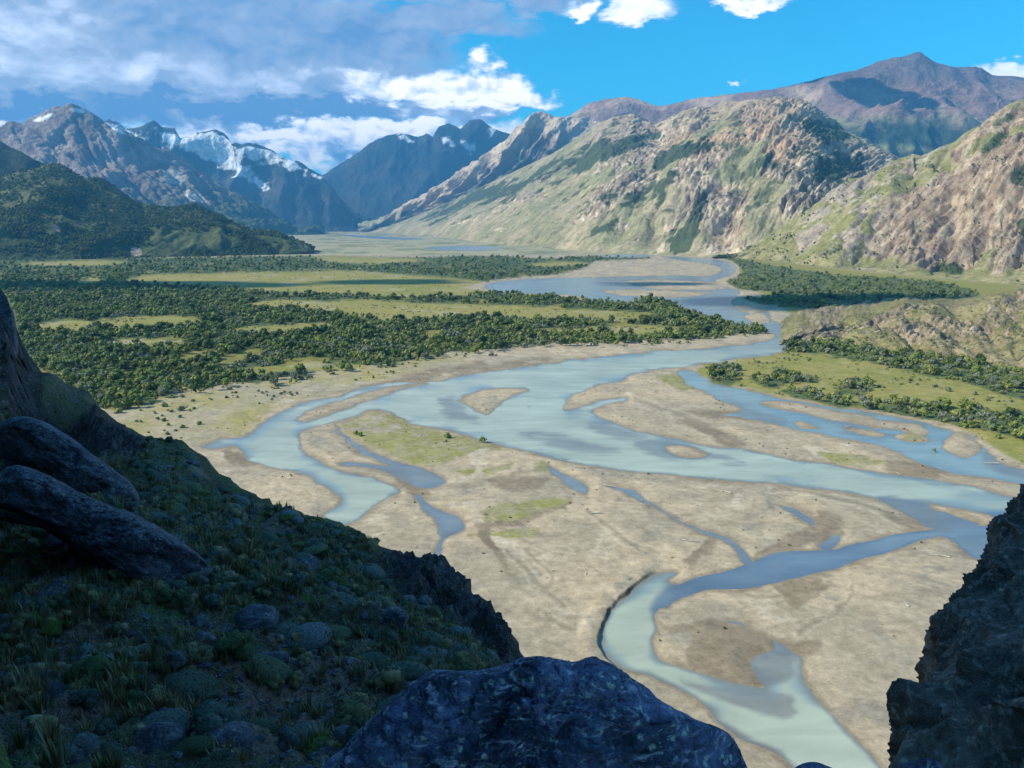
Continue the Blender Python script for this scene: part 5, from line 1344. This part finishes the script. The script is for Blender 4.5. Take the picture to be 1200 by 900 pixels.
# litter of twigs, stones and dead shrubs over the bars
X_, Y_, D, r = cand(20000, 240, 1200, 430, 890, 15, .035, 9)
P0 = PT(X_, Y_, D); wdd = water_sd(X_, Y_)
k = (wdd < -2.5) & (fbm(P0[:, 0] / 22, P0[:, 1] / 30, 3, 3) > .12) & (sdf(FOREST_L, X_, Y_, 20) < -2)
k &= ~(Y_ > np.interp(X_, [c_[0] for c_ in CR], [c_[1] for c_ in CR], right=2000) + 2)
Pd = P0[k]; Pd[:, 2] = .45
M_TWIG = foliage_mat('dead_brush_litter', [(0.09, 0.075, 0.05), (0.14, 0.12, 0.07), (0.10, 0.10, 0.04)])
TW = [crown_mesh('brush', M_TWIG, .7, .8, 0, 3, 40, .25, 71, .5), crown_mesh('brush', M_TWIG, .5, 1.1, 0, 4, 40, .25, 72, .4)]
instance_stuff('brush_litter', Pd, r.uniform(.2, .85, len(Pd)), r.uniform(0, 6, len(Pd)), r.integers(0, 2, len(Pd)), TW, 'twigs, stones and dead brush strewn over the sand bars')

# ------------------------------------------------------------------ plants and stones on the shaded slope
M_CUSH = foliage_mat('cushion_plant', [(0.12, 0.19, 0.19), (0.07, 0.12, 0.07), (0.17, 0.22, 0.25), (0.08, 0.14, 0.06), (0.20, 0.23, 0.17)], 9.0)
M_MOSS = foliage_mat('bright_moss', [(0.09, 0.19, 0.03), (0.13, 0.22, 0.04), (0.10, 0.16, 0.04)], 9.0)
M_TUFT = foliage_mat('grass_tuft', [(0.11, 0.13, 0.06), (0.27, 0.24, 0.13), (0.08, 0.11, 0.045), (0.36, 0.33, 0.22)], 3.0)
for mm in (M_CUSH, M_MOSS):
    t = NT(mm.node_tree); b = [q for q in mm.node_tree.nodes if q.type == 'BSDF_PRINCIPLED'][0]
    bump(t, b, t.noise(t.n('ShaderNodeTexCoord').outputs['Object'], 22, 4, .7), 1.0, .08)


def cushion_mesh(name, mat, seed, flatk=.55, lob=.2):
    v, f = ICO3
    q = v.copy(); nn = 1 + lob * fbm(v[:, 0] * 1.4 + seed, v[:, 1] * 1.4, v[:, 2] * 1.4, 3) + .07 * np.abs(fbm(v[:, 0] * 6 + seed, v[:, 1] * 6, v[:, 2] * 6, 2))
    q = q * nn[:, None]; q[:, 2] = np.where(q[:, 2] > 0, q[:, 2] * flatk, q[:, 2] * .25)
    V_ = [q]; F_ = [f]; nv = len(q); r = np.random.default_rng(int(seed * 10))
    for i in range(520):                       # rosettes standing proud of the dome
        k = r.integers(len(q));
        if v[k, 2] < -.05: continue
        c_ = q[k]; nrm = v[k]; t1 = np.cross(nrm, r.normal(size=3)); t1 /= np.linalg.norm(t1); l = r.uniform(.018, .045)
        V_.append(np.array([c_ - t1 * l, c_ + t1 * l, c_ + nrm * l * 1.5 + t1 * l * .3])); F_.append(np.array([[nv, nv + 1, nv + 2]])); nv += 3
    return mesh_np(name, np.concatenate(V_), np.concatenate(F_), mat)
CUSH = [cushion_mesh('cushion_plant', M_CUSH, s) for s in (1.1, 2.2, 3.3)]
MOSS = [cushion_mesh('moss_mound', M_MOSS, s, .4, .35) for s in (4.4, 5.5)]


def tuft_mesh(seed, n=26, h=.38):
    r = np.random.default_rng(seed); V_ = []; F_ = []; nv = 0
    for i in range(n):
        a = r.uniform(0, 6.28); rr_ = r.uniform(0, .12); b = np.array([math.cos(a) * rr_, math.sin(a) * rr_, -.03]); lean = r.uniform(.1, .5)
        hh = h * r.uniform(.5, 1.1); tip = b + np.array([math.cos(a) * lean * hh, math.sin(a) * lean * hh, hh]); w_ = .016
        s_ = np.array([-math.sin(a), math.cos(a), 0]) * w_; mid = (b + tip) / 2 + np.array([0, 0, hh * .12])
        V_ += [b - s_, b + s_, mid + s_ * .7, mid - s_ * .7, tip]; F_ += [[nv, nv + 1, nv + 2], [nv, nv + 2, nv + 3], [nv + 3, nv + 2, nv + 4]]; nv += 5
    return mesh_np('grass_tuft', V_, F_, M_TUFT, smooth=False)
TUFTS = [tuft_mesh(81), tuft_mesh(82, 34, .28)]
SHRUBS = [crown_mesh('low_shrub', M_CUSH, .55, .45, 0, 7, 620, .026, 91, .82), crown_mesh('low_shrub', M_TUFT, .5, .42, 0, 7, 620, .026, 92, .8)]


def stone_mesh(seed):
    v, f = ICO2
    q = v * (1 + .35 * fbm(v[:, 0] * 1.3 + seed, v[:, 1] * 1.3, v[:, 2] * 1.3, 3))[:, None]
    q = q * np.array([1, .8, .55]); return mesh_np('stone', q, f, M_ROCKS, smooth=False)
STONES = [stone_mesh(s) for s in (1.3, 2.7, 3.9)]

BARE = np.maximum(np.maximum(crag, SCR * .95), ss(fbm(SL[..., 0] / 5 + 3, SL[..., 1] / 5, SL[..., 2] / 5, 3) + ss(FGV, .75, 1.0) * .45, -.02, .22))
def broken_mesh(seed):
    v, f = ICO3; r = np.random.default_rng(seed); q = v.copy() * np.array([1.1, .8, .75])
    for _ in range(11):
        a_ = r.normal(size=3); a_ /= np.linalg.norm(a_); dt = q @ a_; q = q - np.maximum(dt - r.uniform(.45, .7), 0)[:, None] * a_
    q = q * (1 + .06 * fbm(q[:, 0] * 4 + seed, q[:, 1] * 4, q[:, 2] * 4, 3))[:, None]
    return mesh_np('rock', q, f, M_ROCKS, smooth=False)
BROKEN = [broken_mesh(s_) for s_ in (5, 6, 7, 8)]
vis = (crag < .35) & (SLPX > 0) & (SLPX < 640) & (SLPY < 905) & (FGV > .17) & (FGV < .985)
vi, vj = np.nonzero(vis)
# cells shrink with distance in world units: weight by screen-independent surface area
cell = np.linalg.norm(np.cross(np.gradient(SL, axis=0), np.gradient(SL, axis=1)), axis=-1)[vi, vj]
rs = np.random.default_rng(99)


def pick(n, power=1.0):
    w_ = cell ** power; w_ = w_ / w_.sum(); k = rs.choice(len(vi), n, p=w_); return vi[k], vj[k]


def put_on_slope(me, name, i, j, s, label, cat, group=None, sink=.0):
    o = bpy.data.objects.new(name, me); COL.objects.link(o)
    nrm = Vector(SLN[i, j].tolist()); up = (nrm * .6 + Vector((0, 0, .6))).normalized()
    qn = up.to_track_quat('Z', 'Y'); o.rotation_mode = 'QUATERNION'
    from mathutils import Quaternion
    o.rotation_quaternion = qn @ Quaternion((0, 0, 1), rs.uniform(0, 6.28))
    o.location = Vector(SL[i, j].tolist()) - up * sink
    o.scale = (s * rs.uniform(.85, 1.2), s * rs.uniform(.85, 1.2), s)
    o['label'] = label; o['category'] = cat
    if group: o['group'] = group
    return o


def zone(i, j):
    px_, py_ = SLPX[i, j], SLPY[i, j]
    if py_ > 790: return 'near the lower edge, ' + ('at the far left' if px_ < 150 else 'left of the big boulder' if px_ > 300 else 'in the middle of the scree')
    if px_ > 430: return 'by the dark crag above the big boulder'
    if py_ < 640 and px_ > 150: return 'just under the slope\'s crest'
    if px_ < 250 and py_ > 690: return 'below the longest boulder'
    if px_ < 250: return 'beside the two long boulders'
    return 'in the middle of the shaded slope'

cnt = {}
for meshes, name, n, s0, s1, txt, cat in ((CUSH, 'cushion_plant', 150, .28, .62, 'blue-green domed cushion plant', 'cushion plant'), (MOSS, 'moss_mound', 44, .22, .5, 'bright green mossy mound', 'moss mound'),
                                     (BROKEN, 'rock', 46, .25, .8, 'angular dark rock', 'rock'),
                                     (SHRUBS, 'low_shrub', 70, .6, 1.3, 'low dark shrub', 'shrub'), (STONES, 'stone', 70, .09, .26, 'small pale grey stone', 'stone')):
    ii, jj = pick(n, .8)
    for i, j in zip(ii, jj):
        if (i, j) in cnt: continue
        cnt[(i, j)] = 1
        zn = zone(i, j)
        s = rs.uniform(s0, s1)
        sz = ('large ' if s > (s0 + s1) / 2 else 'small ') if name != 'stone' else ''
        put_on_slope(meshes[rs.integers(len(meshes))], name, int(i), int(j), s, (sz + txt + ' ' + zn), cat, f'{sz}{cat}s {zn}', sink=.05 * s)
def thin(ii, jj):
    k = rs.uniform(0, 1, len(ii)) > BARE[ii, jj] * .92
    return ii[k], jj[k]
ii, jj = thin(*pick(11000, .9))
instance_stuff('grass', SL[ii, jj], rs.uniform(.5, 1.5, len(ii)), rs.uniform(0, 6, len(ii)), rs.integers(0, 2, len(ii)), TUFTS, 'dry grass tufts over the shaded slope')
ii, jj = thin(*pick(6500, .9))
instance_stuff('ground_cover', SL[ii, jj], rs.uniform(.2, .65, len(ii)), rs.uniform(0, 6, len(ii)), rs.integers(0, 2, len(ii)), [SHRUBS[0], SHRUBS[1]], 'dwarf heath covering the shaded slope')
ii, jj = pick(16000, .9)
_k = rs.uniform(0, 1, len(ii)) < .22 + .78 * SCR[ii, jj]; ii, jj = ii[_k], jj[_k]
instance_stuff('scree', SL[ii, jj], rs.uniform(.02, .09, len(ii)) , rs.uniform(0, 6, len(ii)), rs.integers(0, 3, len(ii)), STONES, 'loose stones over the shaded slope')

# ------------------------------------------------------------------ clouds that throw the shade bands, high above the frame
m_, t_, b_, o_ = new_mat('cloud_vapour'); M_CLOUD = m_
b_.inputs['Base Color'].default_value = (.9, .9, .92, 1); b_.inputs['Roughness'].default_value = 1.0


def cloud(target, zt, zc, rx, ry, label, seed):
    """a cloud whose shade falls round the ground point TARGET (x, y) at height zt"""
    k = (zc - zt) / SUN_DIR[2]
    cx = target[0] + SUN_DIR[0] * k; cy = target[1] + SUN_DIR[1] * k
    r = np.random.default_rng(seed); V_ = []; F_ = []; nv = 0
    for i in range(26):
        a = r.uniform(0, 6.28); q = math.sqrt(r.uniform(0, 1)) * .85; s = r.uniform(.22, .42) * min(rx, ry)
        v, f = ICO3
        w_ = v * (1 + .30 * fbm(v[:, 0] * 1.6 + i, v[:, 1] * 1.6, v[:, 2] * 1.6, 4))[:, None]
        w_ = w_ * s * np.array([max(1, rx / ry * .6), max(1, ry / rx * .6), .55]); w_[:, 2] = np.where(w_[:, 2] < 0, w_[:, 2] * .35, w_[:, 2])
        V_.append(w_ + np.array([math.cos(a) * q * rx, math.sin(a) * q * ry, 0])); F_.append(f + nv); nv += len(v)
    me = mesh_np('cloud', np.concatenate(V_), np.concatenate(F_), M_CLOUD)
    return link(me, 'cloud', loc=(cx, cy, zc), kind='stuff', label=label)


def gp(px_, py_): D_ = float(GD(px_, py_)); q = PT(px_, py_, D_); return (q[0], q[1])
def mp(px_, py_, D_): q = PT(px_, py_, D_); return (q[0], q[1]), q[2]
cloud(gp(70, 335), 0, 2600, 520, 120, 'small cumulus left of the valley', 1)
cloud(gp(1010, 355), 0, 2600, 270, 130, 'small cumulus above the valley', 2)
cloud(gp(465, 331), 0, 2650, 200, 75, 'small cumulus beyond the first', 3)
cloud(gp(760, 333), 0, 2600, 120, 60, 'small cumulus over the river', 6)
for px_, py_, D_, rx_c, ry_c, sd_ in ((1050, 120, 9000, 330, 520, 4), (960, 100, 9750, 420, 160, 5), (1080, 160, 7600, 420, 260, 7)):
    q_, z_ = mp(px_, py_, D_)
    cloud(q_, z_, 3500, rx_c, ry_c, 'cumulus above the high mountains', sd_)

# ------------------------------------------------------------------ haze
m = bpy.data.materials.new('haze_air'); m.use_nodes = True; m.node_tree.nodes.clear()
t = NT(m.node_tree); pv = t.n('ShaderNodeVolumePrincipled'); oo = t.n('ShaderNodeOutputMaterial'); t.link(pv.outputs[0], oo.inputs['Volume'])
pv.inputs['Color'].default_value = (0.13, 0.50, 1.0, 1); pv.inputs['Density'].default_value = 4.8e-5; pv.inputs['Anisotropy'].default_value = 0.0
hv = np.array([(sx * 26000, sy, sz) for sx in (-1, 1) for sy in (-3000, 27000) for sz in (-7, 2350)], float)
hf = np.array([(0, 1, 3, 2), (4, 6, 7, 5), (0, 4, 5, 1), (2, 3, 7, 6), (0, 2, 6, 4), (1, 5, 7, 3)])
link(mesh_np('haze', hv, hf, m, smooth=False), 'haze', kind='stuff', label='thin blue mountain air')
